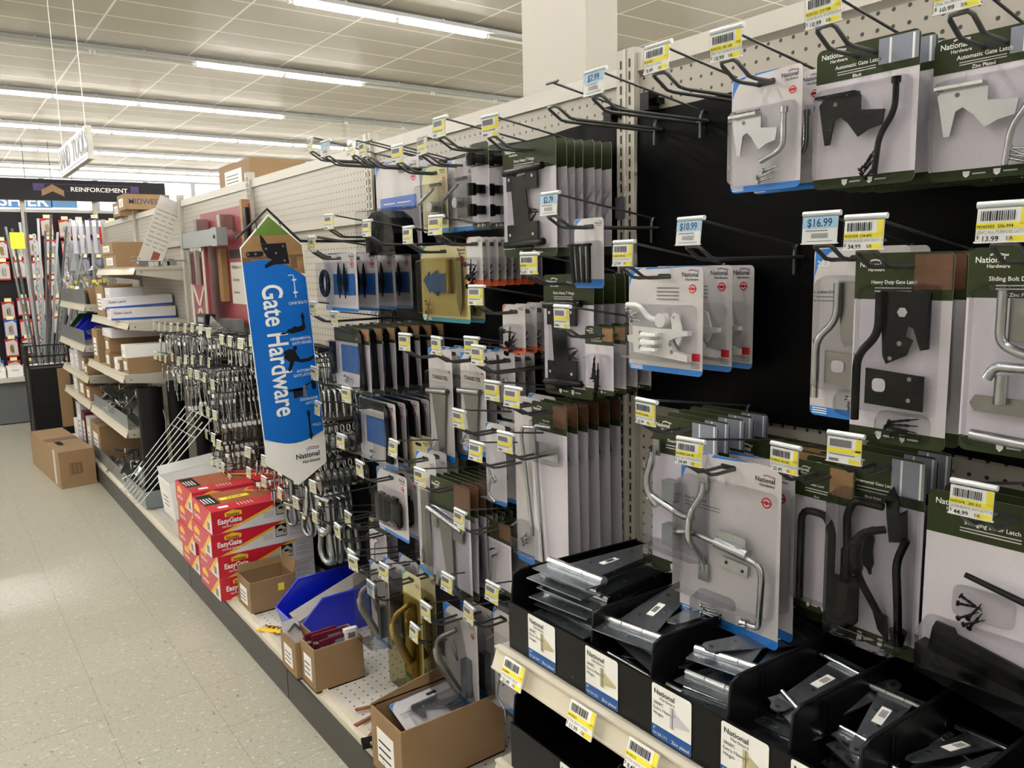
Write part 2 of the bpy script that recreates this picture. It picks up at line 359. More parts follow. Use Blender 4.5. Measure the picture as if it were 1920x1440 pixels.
# ---------------------------------------------------------------- price tags and hooks
def tagmesh(style, price='', code='', desc='', full=True):
    b = MB(); w_, h_ = .05, .037
    # rolled clear holder at the top, card hangs below
    if style == 'blue':
        b.rect(-w_/2, -h_, w_/2, 0, -.001, 'paper').rect(-w_/2, -h_*.42, w_/2, 0, -.0014, 'tag_blue')
        b.text(price, 0, -h_*.36, .0155, -.0018, 'navy', 'c', bold=.015, sx=.85)
        for i in range(16): b.rect(-.011+i*.0015, -h_*.78, -.011+i*.0015+.0007, -h_*.6, -.0018, 'ink_grey')
        b.rect(-.02, -h_*.52, .012, -h_*.49, -.0018, 'ink_grey').rect(-.018, -h_*.9, .02, -h_*.88, -.0018, 'ink_grey')
    elif style == 'cream':
        b.rect(-w_/2, -h_, w_/2, 0, -.001, 'tag_cream').rect(-w_*.3, -h_*.36, w_*.25, -h_*.1, -.0014, 'card_grey').rect(-w_*.3, -h_*.6, w_*.3, -h_*.55, -.0014, 'ink_grey')
    else:
        b.rect(-w_/2, -h_, w_/2, 0, -.001, 'paper').rect(-w_/2, -h_*.6, w_/2, -h_*.42, -.0014, 'tag_yellow').rect(w_/2-.008, -h_*.5, w_/2, 0, -.0014, 'tag_yellow')
        b.rect(w_/2-.017, -h_*.97, w_/2-.001, -h_*.8, -.0014, 'tag_yellow')
        if full:
            random.seed(price+code); x = -w_/2+.004
            while x < w_/2-.014:
                ww = random.choice((.0007, .0012, .0018)); b.rect(x, -h_*.36, x+ww, -h_*.08, -.0018, 'ink'); x += ww+.0011
        else: b.rect(-w_/2+.004, -h_*.36, w_/2-.014, -h_*.08, -.0018, 'ink_grey')
        if full:
            b.text(code, -w_/2+.001, -h_*.565, .0046, -.0018, 'ink', 'l', bold=.01).text(desc, -w_/2+.001, -h_*.73, .0046, -.0018, 'ink_grey', 'l', sx=.88)
            b.text('$', -w_/2+.001, -h_*.88, .0055, -.0018, 'ink', 'l').text(price, -w_/2+.006, -h_*.95, .0078, -.0018, 'ink', 'l', bold=.01).text('EA', .005, -h_*.93, .006, -.0018, 'ink', 'l')
        else:
            b.rect(-w_/2+.004, -h_*.68, w_/2-.008, -h_*.64, -.0018, 'ink_grey').rect(-w_/2+.004, -h_*.93, -w_/2+.018, -h_*.82, -.0018, 'ink_grey')
    b.box((0, .0005, -h_/2), (w_, .001, h_), 'paper')
    return b
MESH = {}
def getmesh(key, fn, name):
    if key not in MESH:
        o = fn().build(name); MESH[key] = o.data; bpy.data.objects.remove(o)
    return MESH[key]
def child(name, me, parent, loc=(0, 0, 0), rot=(0, 0, 0)):
    o = bpy.data.objects.new(name, me); C.objects.link(o); o.parent = parent; o.location = loc; o.rotation_euler = rot; return o
def prong(L, sp=.013, r=.0031, dark='wire'):
    b = MB(); p = []
    b.tube([(-sp, 0, .0), (-sp, -.01, 0), (-sp, -L+.05, 0), (-sp, -L+.035, .002), (-sp, -L+.008, .018), (-sp*.75, -L+.002, .021), (sp*.75, -L+.002, .021), (sp, -L+.008, .018), (sp, -L+.035, .002), (sp, -L+.05, 0), (sp, -.01, 0), (sp, 0, 0)], r, dark, n=7)
    b.tube([(-sp-.003, -.006, 0), (sp+.003, -.006, 0)], r*.9, dark, n=6)
    b.tube([(0, -.008, -.03), (0, -.008, .0), (0, -.007, .012), (0, -.003, .02), (0, .006, .021)], r*.9, dark, n=6)
    return b
def arm(L, r=.0021, dark='wire'):
    return MB().tube([(.0, -.006, -.02), (.0, -.006, .01), (0, -.012, .022), (0, -L+.004, .064)], r, dark, n=6).tube([(-.017, -L+.004, .064), (.017, -L+.004, .064)], r*1.1, dark, n=6)
def holder():
    return MB().tube([(-.027, 0, .001), (.027, 0, .001)], .004, 'holder_roll', n=8).box((0, -.005, -.019), (.053, .0005, .041), 'holder_clear').box((0, -.003, -.0395), (.053, .003, .0014), 'white')
def hook(y, z, L, label, style='yellow', price='', code='', desc='', full=False, x=X_G, notag=False, single=False, tilt=None, group=None, name='display_hook', yawj=None):
    t = thing(name, label, 'hook', (x-.008, y, z), FACE+(random.uniform(-.03, .03) if yawj is None else yawj), group)
    L = round(L, 2)
    child('prong_wire', getmesh(('pr', L, single), (lambda: prong(L)) if not single else (lambda: MB().tube([(0, 0, .02), (0, -.006, .0), (0, -L+.03, 0), (0, -L, .02)], .003, 'wire', n=6)), 'prong_wire'), t)
    child('label_arm', getmesh(('ar', L), lambda: arm(L), 'label_arm'), t)
    if not notag:
        ti = random.uniform(-.12, .05) if tilt is None else tilt
        h = child('tag_holder', getmesh(('ho',), holder, 'tag_holder'), t, (0, -L+.002, .062), (ti, 0, random.uniform(-.12, .12)))
        child('price_tag', getmesh(('tg', style, price, code, full), lambda: tagmesh(style, price, code, desc, full), 'price_tag'), h, (0, -.0032, -.0035))
    return t

# ---------------------------------------------------------------- carded goods
def rr(x0, z0, x1, z1, r, n=4):
    p = []
    for cx, cz, a in ((x1-r, z1-r, 0), (x0+r, z1-r, 90), (x0+r, z0+r, 180), (x1-r, z0+r, 270)):
        for i in range(n+1): t = math.radians(a+90*i/n); p.append((cx+r*math.cos(t), cz+r*math.sin(t)))
    return p
def arcpath(p, r=.012, n=4):
    """rounds the corners of a 3D polyline"""
    P = [Vector(q) for q in p]; out = [P[0]]
    for i in range(1, len(P)-1):
        a, b, c = P[i-1], P[i], P[i+1]; d1 = (a-b); d2 = (c-b); q = min(r, d1.length*.45, d2.length*.45)
        s, e = b+d1.normalized()*q, b+d2.normalized()*q
        for k in range(n+1): t = k/n; out.append(s*(1-t)**2+b*2*t*(1-t)+e*t*t)
    out.append(P[-1]); return out
def logo(b, x, z, s, y, dark, al='l', swoosh=True):
    b.text('National', x, z, s, y, dark, al, bold=.012, sx=.95)
    b.text('Hardware', x+(s*1.3 if al == 'l' else 0), z-s*.62, s*.62, y, dark, al, bold=.008)
    x0 = x+s*1.6 if al == 'l' else x-s*1.9
    if swoosh:
        for m, dz in ((dark if dark == 'white' else 'nat_blue', .0), ('white' if dark == 'white' else 'red', .13)):
            pts = [(x0+s*2.0*i/8, z+s*(.85+dz)+s*.12*math.sin(i/8*5)+s*.1*i/8) for i in range(9)]
            b.poly(pts+[(a, c-s*.08) for a, c in pts[::-1]], y, m)
def board(style, w_, h_, title='', sub='', photo=None):
    b = MB(); z1 = .016; z0 = z1-h_; x0, x1 = -w_/2, w_/2; f = -.0006
    base = {'green': 'card_lav', 'blue': 'card_grey', 'orange': 'card_grey', 'cream': 'cream_card', 'plain': 'card_grey', 'greenph': 'card_lav', 'clear': 'card_grey'}[style]
    r = min(.009, w_*.15)
    b.prism(rr(x0, z0, x1, z1, r), -.0004, .0004, base, 'card_edge')
    s = min(w_*.07, .0115)
    def clipband(za, zb, m, top):
        o = rr(x0, z0, x1, z1, r)
        pts = [(x, max(za, min(zb, z))) for x, z in o]
        b.poly(pts, f, m)
    if style in ('green', 'greenph'):
        hh = h_*(.24 if style == 'green' else .27)
        if h_ > .35: hh = h_*.16
        clipband(z1-hh, z1, 'olive', True); clipband(z0, z0+h_*.075, 'olive', False)
        if photo:
            b.rect(x0+w_*.62, z1-hh*.78, x1-.002, z1-.003, f-.0003, photo)
            if photo == 'photo_grey':
                for q in (.72, .93): b.rect(x0+w_*q, z1-hh*.78, x0+w_*q+.003, z1-.004, f-.0005, 'white')
        logo(b, x0+w_*.05, z1-hh*.3, s, f-.0003, 'white')
        if title:
            b.text(title, x0+w_*.42, z1-hh*.66, s*.72, f-.0003, 'white', 'c', bold=.012)
            for i in range(2): b.rect(x0+w_*.22, z1-hh*(.74+.07*i), x0+w_*.6, z1-hh*(.765+.07*i), f-.0003, 'card_grey')
            if sub: b.text(sub, x0+w_*.42, z1-hh*.97, s*.6, f-.0003, 'white', 'c', bold=.01)
        for q in (.3, .55):
            b.poly([(x0+w_*q, z0+h_*.06), (x0+w_*(q+.06), z0+h_*.06), (x0+w_*(q+.055), z0+h_*.03), (x0+w_*(q+.03), z0+h_*.015), (x0+w_*(q+.005), z0+h_*.03)], f-.0003, 'white')
            b.rect(x0+w_*(q+.08), z0+h_*.035, x0+w_*(q+.19), z0+h_*.045, f-.0003, 'card_grey')
    elif style in ('blue', 'orange', 'cream', 'clear'):
        col = {'blue': 'nat_blue', 'orange': 'orange', 'cream': 'teal', 'clear': 'nat_blue'}[style]
        c = min(w_*.3, h_*.2)
        pts = [(x0+r*.3, z1-r*.3), (x0+c*1.15, z1)]+[(x0+c*1.15*(1-math.sin(i/6*PI/2)), z1-c*1.25*(1-math.cos(i/6*PI/2))) for i in range(1, 7)]
        b.poly(pts, f, col)
        if style == 'blue' and w_ > .1: b.poly([(x0+c*1.2, z1-.0003), (x1-w_*.25, z1-.0003), (x0+w_*.55, z1-h_*.012), (x0+c*1.1, z1-h_*.02)], f, col)
        clipband(z0, z0+h_*(.055 if h_ > .15 else .13), col, False)
        logo(b, x1-w_*.06, z1-h_*.09 if h_ > .1 else z1-.014, s, f-.0003, 'ink', 'r')
        if title:
            b.text(title, x0+w_*.05, z1-c*1.25-.012, s*.6, f-.0003, 'ink', 'l', bold=.012)
            for i in range(2): b.rect(x0+w_*.05, z1-c*1.25-.018-.006*i, x0+w_*.42, z1-c*1.25-.0165-.006*i, f-.0003, 'ink_grey')
        if w_ > .1 and h_ > .15:
            cx, cz = x1-w_*.13, z1-h_*.2; b.disc(cx, cz, w_*.045, f-.0003, 'red', 14).disc(cx, cz, w_*.032, f-.0005, 'card_grey', 14).rect(cx-w_*.05, cz-.0015, cx+w_*.05, cz+.0015, f-.0007, 'red').disc(cx, cz, w_*.018, f-.0007, 'red')
            for i in range(3): b.rect(x0+w_*.03, z0+h_*(.042-.014*i), x0+w_*.2, z0+h_*(.048-.014*i), f-.0003, 'paper')
    # euro hole
    if style != 'clear': b.prism(rr(-.016, -.005, .016, .004, .004), f-.0002, f-.0001, 'dark')
    return b
def blister(w_, h_, fx0, fz0, fx1, fz1, d, m='clear', sl=.006):
    """raised clear shell; fractions of the card, z downwards"""
    z1 = .016; X0, X1 = -w_/2+fx0*w_, -w_/2+fx1*w_; Z1, Z0 = z1-fz0*h_, z1-fz1*h_
    a = rr(X0, Z0, X1, Z1, min(.012, (X1-X0)*.3, (Z1-Z0)*.3), 3); q = rr(X0+sl, Z0+sl, X1-sl, Z1-sl, min(.009, (X1-X0-2*sl)*.3, (Z1-Z0-2*sl)*.3), 3)
    n = len(a); b = MB(); b.add([(x, -.001, z) for x, z in a]+[(x, -d, z) for x, z in q], [(i, (i+1) % n, (i+1) % n+n, i+n) for i in range(n)]+[tuple(range(n, 2*n))], m)
    return b
def screws(cx, cz, n, L, m, y=-.008, r=.0022, spread=.5, base=0.3):
    b = MB(); rnd = random.Random(cx*1000+n)
    for i in range(n):
        a = base+rnd.uniform(-spread, spread); x = cx+rnd.uniform(-.006, .006); z = cz+(i-n/2)*r*2.4+rnd.uniform(-.002, .002); yy = y-rnd.uniform(0, .004)
        d = Vector((math.cos(a), 0, math.sin(a))); p = Vector((x, yy, z)); pts = []; rs = []
        for k in range(9): pts.append(p+d*(k/8-.5)*L); rs.append(r*(1 if k % 2 else .75)*(1-.08*k if k > 5 else 1))
        b.tube(pts, rs, m, n=6); b.tube([p-d*(L*.5+.002), p-d*L*.5], r*1.9, m, n=6)
    return b
def P(w_, h_, pts): return [(-w_/2+x*w_, .016-z*h_) for x, z in pts]
def T3(w_, h_, pts, y=-.01): return [(-w_/2+p[0]*w_, p[2] if len(p) > 2 else y, .016-p[1]*h_) for p in pts]
def plate(w_, h_, pts, m, y=-.006, th=.003, holes=()):
    b = MB(); b.prism(P(w_, h_, pts), y-th, y, m)
    for hx, hz, r in holes: b.disc(-w_/2+hx*w_, .016-hz*h_, r, y-th-.0004, 'card_edge')
    return b
def hdw(kind, w_, h_, t):
    """the hardware mounted on a card: every piece is a part of thing t"""
    bd = lambda n, b: b.build(n, parent=t)
    if kind in ('auto_silver', 'auto_black', 'auto_silver2'):
        m = 'black_gloss' if kind == 'auto_black' else 'zinc'
        dx = 0 if kind != 'auto_silver' else -.02
        bd('latch_plate', plate(w_, h_, [(.08, .4), (.12, .37), (.45, .34), (.5, .37), (.5, .52), (.42, .58), (.3, .5), (.24, .52), (.2, .69), (.15, .69), (.1, .48)], m, y=-.008, holes=[(.25, .41, .003)]).box((-w_*.22, -.014, .016-h_*.355), (w_*.4, .016, .004), m))
        bd('latch_tongue', plate(w_, h_, [(.42, .47), (.75, .5), (.73, .6), (.6, .62), (.5, .66), (.4, .56)], m, y=-.012))
        if kind == 'auto_silver': path = [(.83, .34), (.83, .68), (.52, .76)]
        else: path = [(.84, .3), (.84, .52), (.7, .68), (.67, .93)]
        q = T3(w_, h_, path, -.013); b = MB().tube(arcpath(q, .014), .0042, m); b.tube([q[0], (q[0][0], q[0][1], q[0][2]-.008)], .0062, m)
        bd('latch_bar', b)
        bd('screw_pack', screws(w_*(.12 if kind != 'auto_silver2' else .3), .016-h_*.85, 4, .026, m, base=-.1 if kind != 'auto_black' else 1.1))
        blister(w_, h_, .03, .28, .95, .97, .022).build('blister', parent=t)
    elif kind == 'white_latch':
        m = 'white_gloss'
        q = T3(w_, h_, [(.06, .36), (.24, .36), (.38, .49), (.56, .49)], -.016); bd('latch_lever', MB().tube(arcpath(q, .02), [.0055]*9+[.006]*3, m).tube([Vector(q[-1])+Vector((0, .006, 0)), Vector(q[-1])+Vector((0, -.008, 0))], .013, m, n=12))
        b = plate(w_, h_, [(.16, .56), (.72, .57), (.9, .58), (.9, .62), (.76, .64), (.66, .68), (.72, .77), (.9, .8), (.9, .86), (.18, .81)], m, y=-.008, th=.012, holes=[(.27, .62, .004), (.27, .69, .004), (.27, .76, .004), (.68, .71, .004), (.7, .78, .004)])
        b.box((-w_*.02, -.03, .016-h_*.69), (w_*.2, .024, h_*.04), m).box((-w_*.02, -.026, .016-h_*.62), (w_*.2, .03, h_*.03), m).box((-w_*.02, -.026, .016-h_*.76), (w_*.2, .03, h_*.03), m)
        bd('latch_body', b)
        bd('latch_catch', plate(w_, h_, [(.66, .46), (.7, .42), (.76, .44), (.8, .56), (.8, .66), (.76, .72), (.7, .64)], m, y=-.012, th=.004, holes=[(.705, .46, .0022)]))
        bd('strike_tab', plate(w_, h_, [(.04, .66), (.17, .64), (.17, .73), (.05, .72)], m, y=-.01))
        bd('screw_pack', screws(-w_*.36, .016-h_*.44, 4, .022, 'zinc'))
        b = MB(); b.rect(w_*.37, .016-h_*.86, w_*.47, .016-h_*.79, -.0012, 'red')
        for i in range(4): b.rect(-w_*.1, .016-h_*(.19+.035*i), w_*.2, .016-h_*(.2+.035*i), -.0012, 'ink_grey'); b.rect(w_*.36, .016-h_*(.88+.014*i), w_*.47, .016-h_*(.885+.014*i), -.0012, 'ink_grey')
        bd('printed_notes', b)
        blister(w_, h_, .02, .35, .93, .9, .034).build('blister', parent=t)
    elif kind in ('hvy_silver', 'hvy_black'):
        m = 'black_gloss' if kind == 'hvy_black' else 'zinc'
        pl = 'black_gloss' if kind == 'hvy_black' else 'stainless'
        q = T3(w_, h_, [(.35, .2), (.35, .42), (.13, .53), (.13, .88)], -.018); bd('latch_bar', MB().tube(arcpath(q, .02), .006, m))
        bd('striker_plate', plate(w_, h_, [(.33, .19), (.84, .2), (.84, .48), (.76, .49), (.68, .38), (.62, .37), (.6, .42), (.68, .44), (.62, .52), (.42, .57), (.38, .53)], pl, y=-.01, holes=[(.46, .54, .003), (.55, .46, .0035)]).disc(-w_/2+.57*w_, .016-.3*h_, .007, -.0145, 'zinc', 6))
        bd('latch_plate', plate(w_, h_, [(.2, .6), (.8, .62), (.8, .8), (.2, .79)], pl, y=-.008, holes=[(.66, .64, .003), (.66, .75, .003)]).prism(rr(-w_*.22, .016-h_*.72, -w_*.08, .016-h_*.65, .006), -.0122, -.0118, 'card_lav'))
        bd('screw_pack', screws(w_*.12, .016-h_*.89, 5, .04, m if kind == 'hvy_silver' else 'black_satin', spread=.2, base=.05))
        blister(w_, h_, .08, .16, .9, .84, .026).build('blister', parent=t); blister(w_, h_, .3, .82, .86, .98, .018, 'bag').build('screw_bag', parent=t)
    elif kind == 'slide_silver':
        q = T3(w_, h_, [(.32, .2), (.32, .45), (.5, .5), (.95, .5)], -.018); bd('bolt_rod', MB().tube(arcpath(q, .02), .006, 'zinc'))
        q = T3(w_, h_, [(.25, .62), (.3, .56), (.6, .56), (.98, .56)], -.02); bd('bolt_loop', MB().tube(arcpath(q, .02), .006, 'zinc'))
        bd('guide_plate', plate(w_, h_, [(.36, .24), (.9, .24), (.9, .44), (.36, .44)], 'stainless', y=-.008, holes=[(.45, .3, .004)]))
        bd('keeper_plate', plate(w_, h_, [(.1, .75), (.14, .71), (.85, .72), (.9, .76), (.86, .8), (.14, .79)], 'stainless', y=-.008, holes=[(.24, .755, .006), (.62, .76, .006)]).tube(T3(w_, h_, [(.35, .6), (.35, .74)], -.016), .008, 'zinc'))
        bd('bolt_handle', MB().tube(T3(w_, h_, [(.15, .9), (1.0, .93)], -.02), .007, 'zinc'))
        blister(w_, h_, .06, .17, .97, .97, .03).build('blister', parent=t)
    elif kind == 'allpurp':
        q = T3(w_, h_, [(.12, .22), (.1, .3), (.02, .4), (.06, .5), (.2, .56)], -.02)
        bd('pull_handle', MB().tube(arcpath(q, .03), [.006, .006]+[.0075]*18, 'zinc').box((q[0][0], -.01, q[0][2]+.006), (.016, .004, .03), 'stainless'))
        q = T3(w_, h_, [(.06, .53), (.1, .5), (.25, .53), (.6, .58), (.75, .57)], -.02); bd('latch_rod', MB().tube(arcpath(q, .02), .0065, 'zinc'))
        for i in range(2): bd('guide_sleeve', MB().box((-w_*.12, -.012, .016-h_*(.45+.28*i)), (.03, .02, h_*.13), 'zinc_dark'))
        blister(w_, h_, .0, .18, .9, .86, .032).build('blister', parent=t); blister(w_, h_, -.02, .8, .5, .98, .03, 'bag').build('screw_bag', parent=t)
    elif kind == 'handle_silver' or kind == 'handle_black':
        m = 'zinc' if kind == 'handle_silver' else 'black_gloss'
        q = T3(w_, h_, [(.27, .17, -.006), (.27, .24, -.01), (.22, .34, -.03), (.22, .5, -.034), (.27, .6, -.01), (.28, .68, -.006)])
        bd('pull_handle', MB().tube(arcpath(q, .02), [.007]*7+[.0058]*30 if False else .0062, m).box((q[0][0], -.006, q[0][2]+.004), (.02, .005, .032), m).box((q[-1][0], -.006, q[-1][2]-.004), (.02, .005, .032), m))
        q = T3(w_, h_, [(.04, .49), (.2, .46), (.6, .49), (.88, .53), (.9, .6), (.88, .88), (.78, .88)], -.018); bd('latch_rod', MB().tube(arcpath(q, .022), .0058, m).tube([q[-1], (q[-1][0]-.012, -.018, q[-1][2]-.002)], .009, m))
        bd('bracket', MB().box((w_*.1, -.014, .016-h_*.45), (w_*.26, .003, .026), m, ry=.06).tube(T3(w_, h_, [(.45, .475), (.76, .5)], -.016), .011, m).box((w_*.1, -.006, .016-h_*.6), (w_*.26, .003, .02), m, ry=.06).disc(w_*.02, .016-h_*.59, .003, -.008, 'dark').disc(w_*.18, .016-h_*.61, .003, -.008, 'dark'))
        bd('screw_pack', screws(-w_*.1, .016-h_*.91, 5, .04, 'zinc', spread=.1, base=.05))
        blister(w_, h_, .03, .14, .97, .84, .036).build('blister', parent=t); blister(w_, h_, .2, .8, .6, .97, .03, 'bag').build('screw_bag', parent=t)
    elif kind == 'loop_black':
        q = T3(w_, h_, [(.3, .9), (.3, .3), (.7, .3), (.8, .4), (.8, .92)], -.02); bd('latch_loop', MB().tube(arcpath(q, .02), .0062, 'black_gloss'))
        blister(w_, h_, .1, .2, .95, .92, .03).build('blister', parent=t)
    elif kind == 'ornam_black':
        q = T3(w_, h_, [(.22, .5), (.2, .32), (.28, .24), (.62, .24)], -.02); bd('latch_arm', MB().tube(arcpath(q, .02), .0062, 'black_gloss').tube([q[0], (q[0][0], -.02, q[0][2]-.05)], .0095, 'black_gloss'))
        q = T3(w_, h_, [(.62, .36, -.01), (.42, .38, -.035), (.38, .5, -.04), (.42, .62, -.03), (.62, .82, -.01)]); bd('pull_handle', MB().tube(arcpath(q, .03), [.006]*5+[.0105]*7+[.006]*20, 'black_gloss'))
        bd('spear_plate', plate(w_, h_, [(.6, .2), (.68, .14), (.75, .2), (.75, .27), (.84, .24), (.86, .4), (.66, .42), (.62, .3)], 'black_gloss').prism(P(w_, h_, [(.5, .78), (.68, .8), (.7, .93), (.58, .88)]), -.01, -.006, 'black_gloss'))
        q = T3(w_, h_, [(.88, .38), (.78, .5), (.82, .7), (.84, .84)], -.016); bd('thumb_lever', MB().tube(arcpath(q, .02), .0062, 'black_gloss').tube([q[-1], (q[-1][0], -.016, q[-1][2]-.022)], [.013, .008], 'black_gloss', n=10))
        bd('catch_plate', MB().box((-w_*.32, -.02, .016-h_*.78), (w_*.26, .03, h_*.24), 'black_gloss'))
        blister(w_, h_, .03, .18, .97, .96, .05).build('blister', parent=t)
    elif kind == 'swing_black':
        bd('keeper_bar', MB().tube(T3(w_, h_, [(.3, .42), (.98, .54)], -.014), [.004, .0055], 'black_satin'))
        bd('screw_pack', screws(-w_*.15, .016-h_*.62, 6, .03, 'black_satin', spread=1.0))
        b = MB(); b.prism(P(w_, h_, [(.1, .78), (.12, .74), (.24, .75), (.26, .78), (1.0, .9), (1.0, 1.05), (.08, .9)]), -.012, -.006, 'black_gloss')
        b.prism(P(w_, h_, [(.04, .86), (1.0, .98), (1.0, 1.16), (.04, 1.02)]), -.034, -.006, 'black_gloss'); bd('bolt_housing', b)
        blister(w_, h_, .2, .5, .6, .68, .016, 'bag').build('screw_bag', parent=t); blister(w_, h_, .02, .72, .99, 1.0, .042).build('blister', parent=t)
    elif kind in ('thinge_black', 'thinge_silver'):
        m = 'black_gloss' if kind == 'thinge_black' else 'stainless'
        if kind == 'thinge_black':
            bd('strap', plate(w_, h_, [(.22, .3), (.48, .28), (.62, .93), (.3, .94)], m, y=-.008))
            for zz in (.25, .89): bd('hinge_leaf', MB().box((w_*.12, -.01, .016-h_*(zz+.06 if zz < .5 else zz-.1)), (w_*.22, .006, h_*.2), m).box((-w_*.28, -.008, .016-h_*(zz+.08 if zz < .5 else zz-.1)), (w_*.16, .006, h_*.16), m).disc(w_*.15, .016-h_*(zz+.05 if zz < .5 else zz-.09), .0035, -.014, 'card_lav').disc(-w_*.3, .016-h_*(zz+.06 if zz < .5 else zz-.09), .0035, -.0125, 'card_lav'))
            for zz in (.25, .89): bd('hinge_barrel', MB().tube(T3(w_, h_, [(.12, zz), (.85, zz-.02)], -.014), .0075, m))
            bd('screw_pack', screws(w_*.16, .016-h_*.62, 4, .03, 'black_satin'))
            blister(w_, h_, .08, .2, .9, .92, .026).build('blister', parent=t)
        else:
            bd('strap', plate(w_, h_, [(.28, .33), (.62, .35), (.62, 1.0), (.5, 1.0)], m, y=-.008, holes=[(.5, .6, .003), (.56, .85, .003)]))
            bd('hinge_leaf', MB().box((-w_*.34, -.008, .016-h_*.39), (w_*.14, .003, h_*.13), m).box((w_*.24, -.008, .016-h_*.42), (w_*.26, .003, h_*.14), m))
            bd('hinge_barrel', MB().tube(T3(w_, h_, [(.04, .29), (.9, .37)], -.014), .0078, 'zinc'))
            bd('screw_pack', screws(-w_*.3, .016-h_*.88, 4, .03, 'zinc', spread=.1, base=1.5))
            blister(w_, h_, .02, .24, .96, .97, .024).build('blister', parent=t)
    elif kind == 'cane':
        q = T3(w_, h_, [(.72, .12), (.22, .13), (.2, .2), (.45, 1.02)], -.014); bd('cane_bolt', MB().tube(arcpath(q, .014), .0052, 'zinc'))
        bd('bolt_bracket', plate(w_, h_, [(.14, .22), (.8, .22), (.84, .31), (.2, .31)], 'zinc', y=-.008, holes=[(.6, .235, .002), (.72, .235, .002)]))
        blister(w_, h_, .1, .08, .9, .34, .024).build('blister', parent=t)
    elif kind == 'cane_blue':
        q = T3(w_, h_, [(.9, .16), (.45, .17), (.4, .22), (.75, .8)], -.012); bd('cane_bolt', MB().tube(arcpath(q, .014), .0048, 'zinc'))
        bd('screw_pack', screws(0, .016-h_*.83, 4, .03, 'zinc', spread=.7, base=1.2))
        blister(w_, h_, .05, .74, .95, .95, .026, 'bag').build('screw_bag', parent=t)
    elif kind == 'pin':
        q = T3(w_, h_, [(.4, .5), (.55, .62), (.7, .7), (.8, .66), (.7, .6), (.5, .7), (.4, .86), (.75, .93)], -.02); bd('clip_pin', MB().tube(arcpath(q, .01), .0032, 'zinc'))
        blister(w_, h_, .02, .25, .95, .94, .03).build('blister', parent=t)
    elif kind == 'hookeye':
        q = T3(w_, h_, [(.4, .42), (.55, .36), (.7, .42), (.45, .5), (.4, .9)], -.01); bd('gate_hook', MB().tube(arcpath(q, .01), .0025, 'zinc'))
        blister(w_, h_, .05, .3, .95, .96, .02).build('blister', parent=t)
    elif kind == 'screws_black' or kind == 'screws_zinc' or kind == 'lag':
        m = 'zinc' if kind == 'screws_zinc' else 'black_gloss'
        n = 7; b = screws(0, .016-h_*.72, n, h_*.34, m, spread=.9 if kind != 'lag' else .15, base=.6 if kind != 'lag' else 1.5, r=.0032)
        bd('screw_bundle', b); blister(w_, h_, .08, .4, .92, .9, .022).build('blister', parent=t)
    elif kind == 'hinge_ornam':
        b = MB(); 
        for sx in (-1, 1):
            q = [(.5+sx*.0, .42), (.5+sx*.3, .42), (.5+sx*.42, .36), (.5+sx*.46, .3) , (.5+sx*.44, .5), (.5+sx*.3, .56), (.5, .62)]
        bd('hinge_leaf', plate(w_, h_, [(.1, .45), (.24, .34), (.24, .4), (.4, .32), (.4, .38), (.6, .36), (.6, .62), (.4, .6), (.4, .66), (.24, .58), (.24, .62)], 'mid_blue', y=-.006))
        bd('hinge_barrel', MB().tube(T3(w_, h_, [(.68, .18), (.68, .62)], -.012), .009, 'brass'))
        bd('spear_plate', plate(w_, h_, [(.8, .2), (.86, .1), (.9, .2), (.9, .72), (.86, .9), (.8, .72)], 'stainless'))
        bd('screw_pack', screws(-w_*.3, .016-h_*.82, 6, .03, 'brass', spread=1.2)); blister(w_, h_, .05, .16, .95, .92, .028, 'amber_clear').build('blister', parent=t)
    elif kind == 'ring':
        q = [(-w_*.3+.026*math.cos(a*PI/8), -.02, .016-h_*.52+.036*math.sin(a*PI/8)) for a in range(16)]; bd('ring_pull', MB().tube(q, .0075, 'black_gloss', closed=True))
        for dx in (.15, .32): bd('spear_plate', plate(w_, h_, [(.35+dx, .3), (.38+dx, .18), (.41+dx, .3), (.44+dx, .5), (.38+dx, .78), (.33+dx, .5)], 'black_gloss'))
        bd('back_plate', MB().rect(-w_*.2, .016-h_*.72, w_*.44, .016-h_*.36, -.0016, 'deep_blue')); blister(w_, h_, .04, .15, .95, .88, .034).build('blister', parent=t)
    elif kind == 'strap_black':
        bd('hinge_strap', plate(w_, h_, [(.84, .04), (.9, .1), (.92, .5), (.95, .9), (.8, .9), (.83, .5), (.8, .12)], 'black_gloss', y=-.006, th=.008))
        bd('back_plate', MB().rect(-w_*.3, .016-h_*.7, w_*.2, .016-h_*.28, -.0016, 'deep_blue').rect(-w_*.48, .016-h_*.16, w_*.3, .012, -.0016, 'olive_dk'))
        bd('hinge_barrel', MB().tube(T3(w_, h_, [(.08, .24), (.08, .74)], -.016), .011, 'black_gloss'))
        bd('screw_pack', screws(-w_*.05, .016-h_*.8, 5, .03, 'zinc', spread=.9)); blister(w_, h_, .02, .2, .98, .93, .034).build('blister', parent=t)
    elif kind == 'strap_ss':
        bd('hinge_strap', plate(w_, h_, [(.2, .4), (.8, .4), (.65, .93), (.45, .93)], 'stainless', y=-.006, holes=[(.55, .55, .003), (.57, .78, .003)]))
        bd('hinge_barrel', MB().tube(T3(w_, h_, [(.1, .38), (.95, .36)], -.014), .008, 'stainless'))
        bd('printed_band', MB().rect(-w_*.44, .016-h_*.3, w_*.42, .016-h_*.2, -.0014, 'offwhite').text('STAINLESS STEEL', 0, .016-h_*.27, w_*.12, -.0018, 'ink', 'c', bold=.02, sx=.72))
        bd('screw_pack', screws(-w_*.22, .016-h_*.84, 3, .025, 'zinc')); blister(w_, h_, .03, .18, .97, .93, .02).build('blister', parent=t)
    elif kind == 'ss_hook':
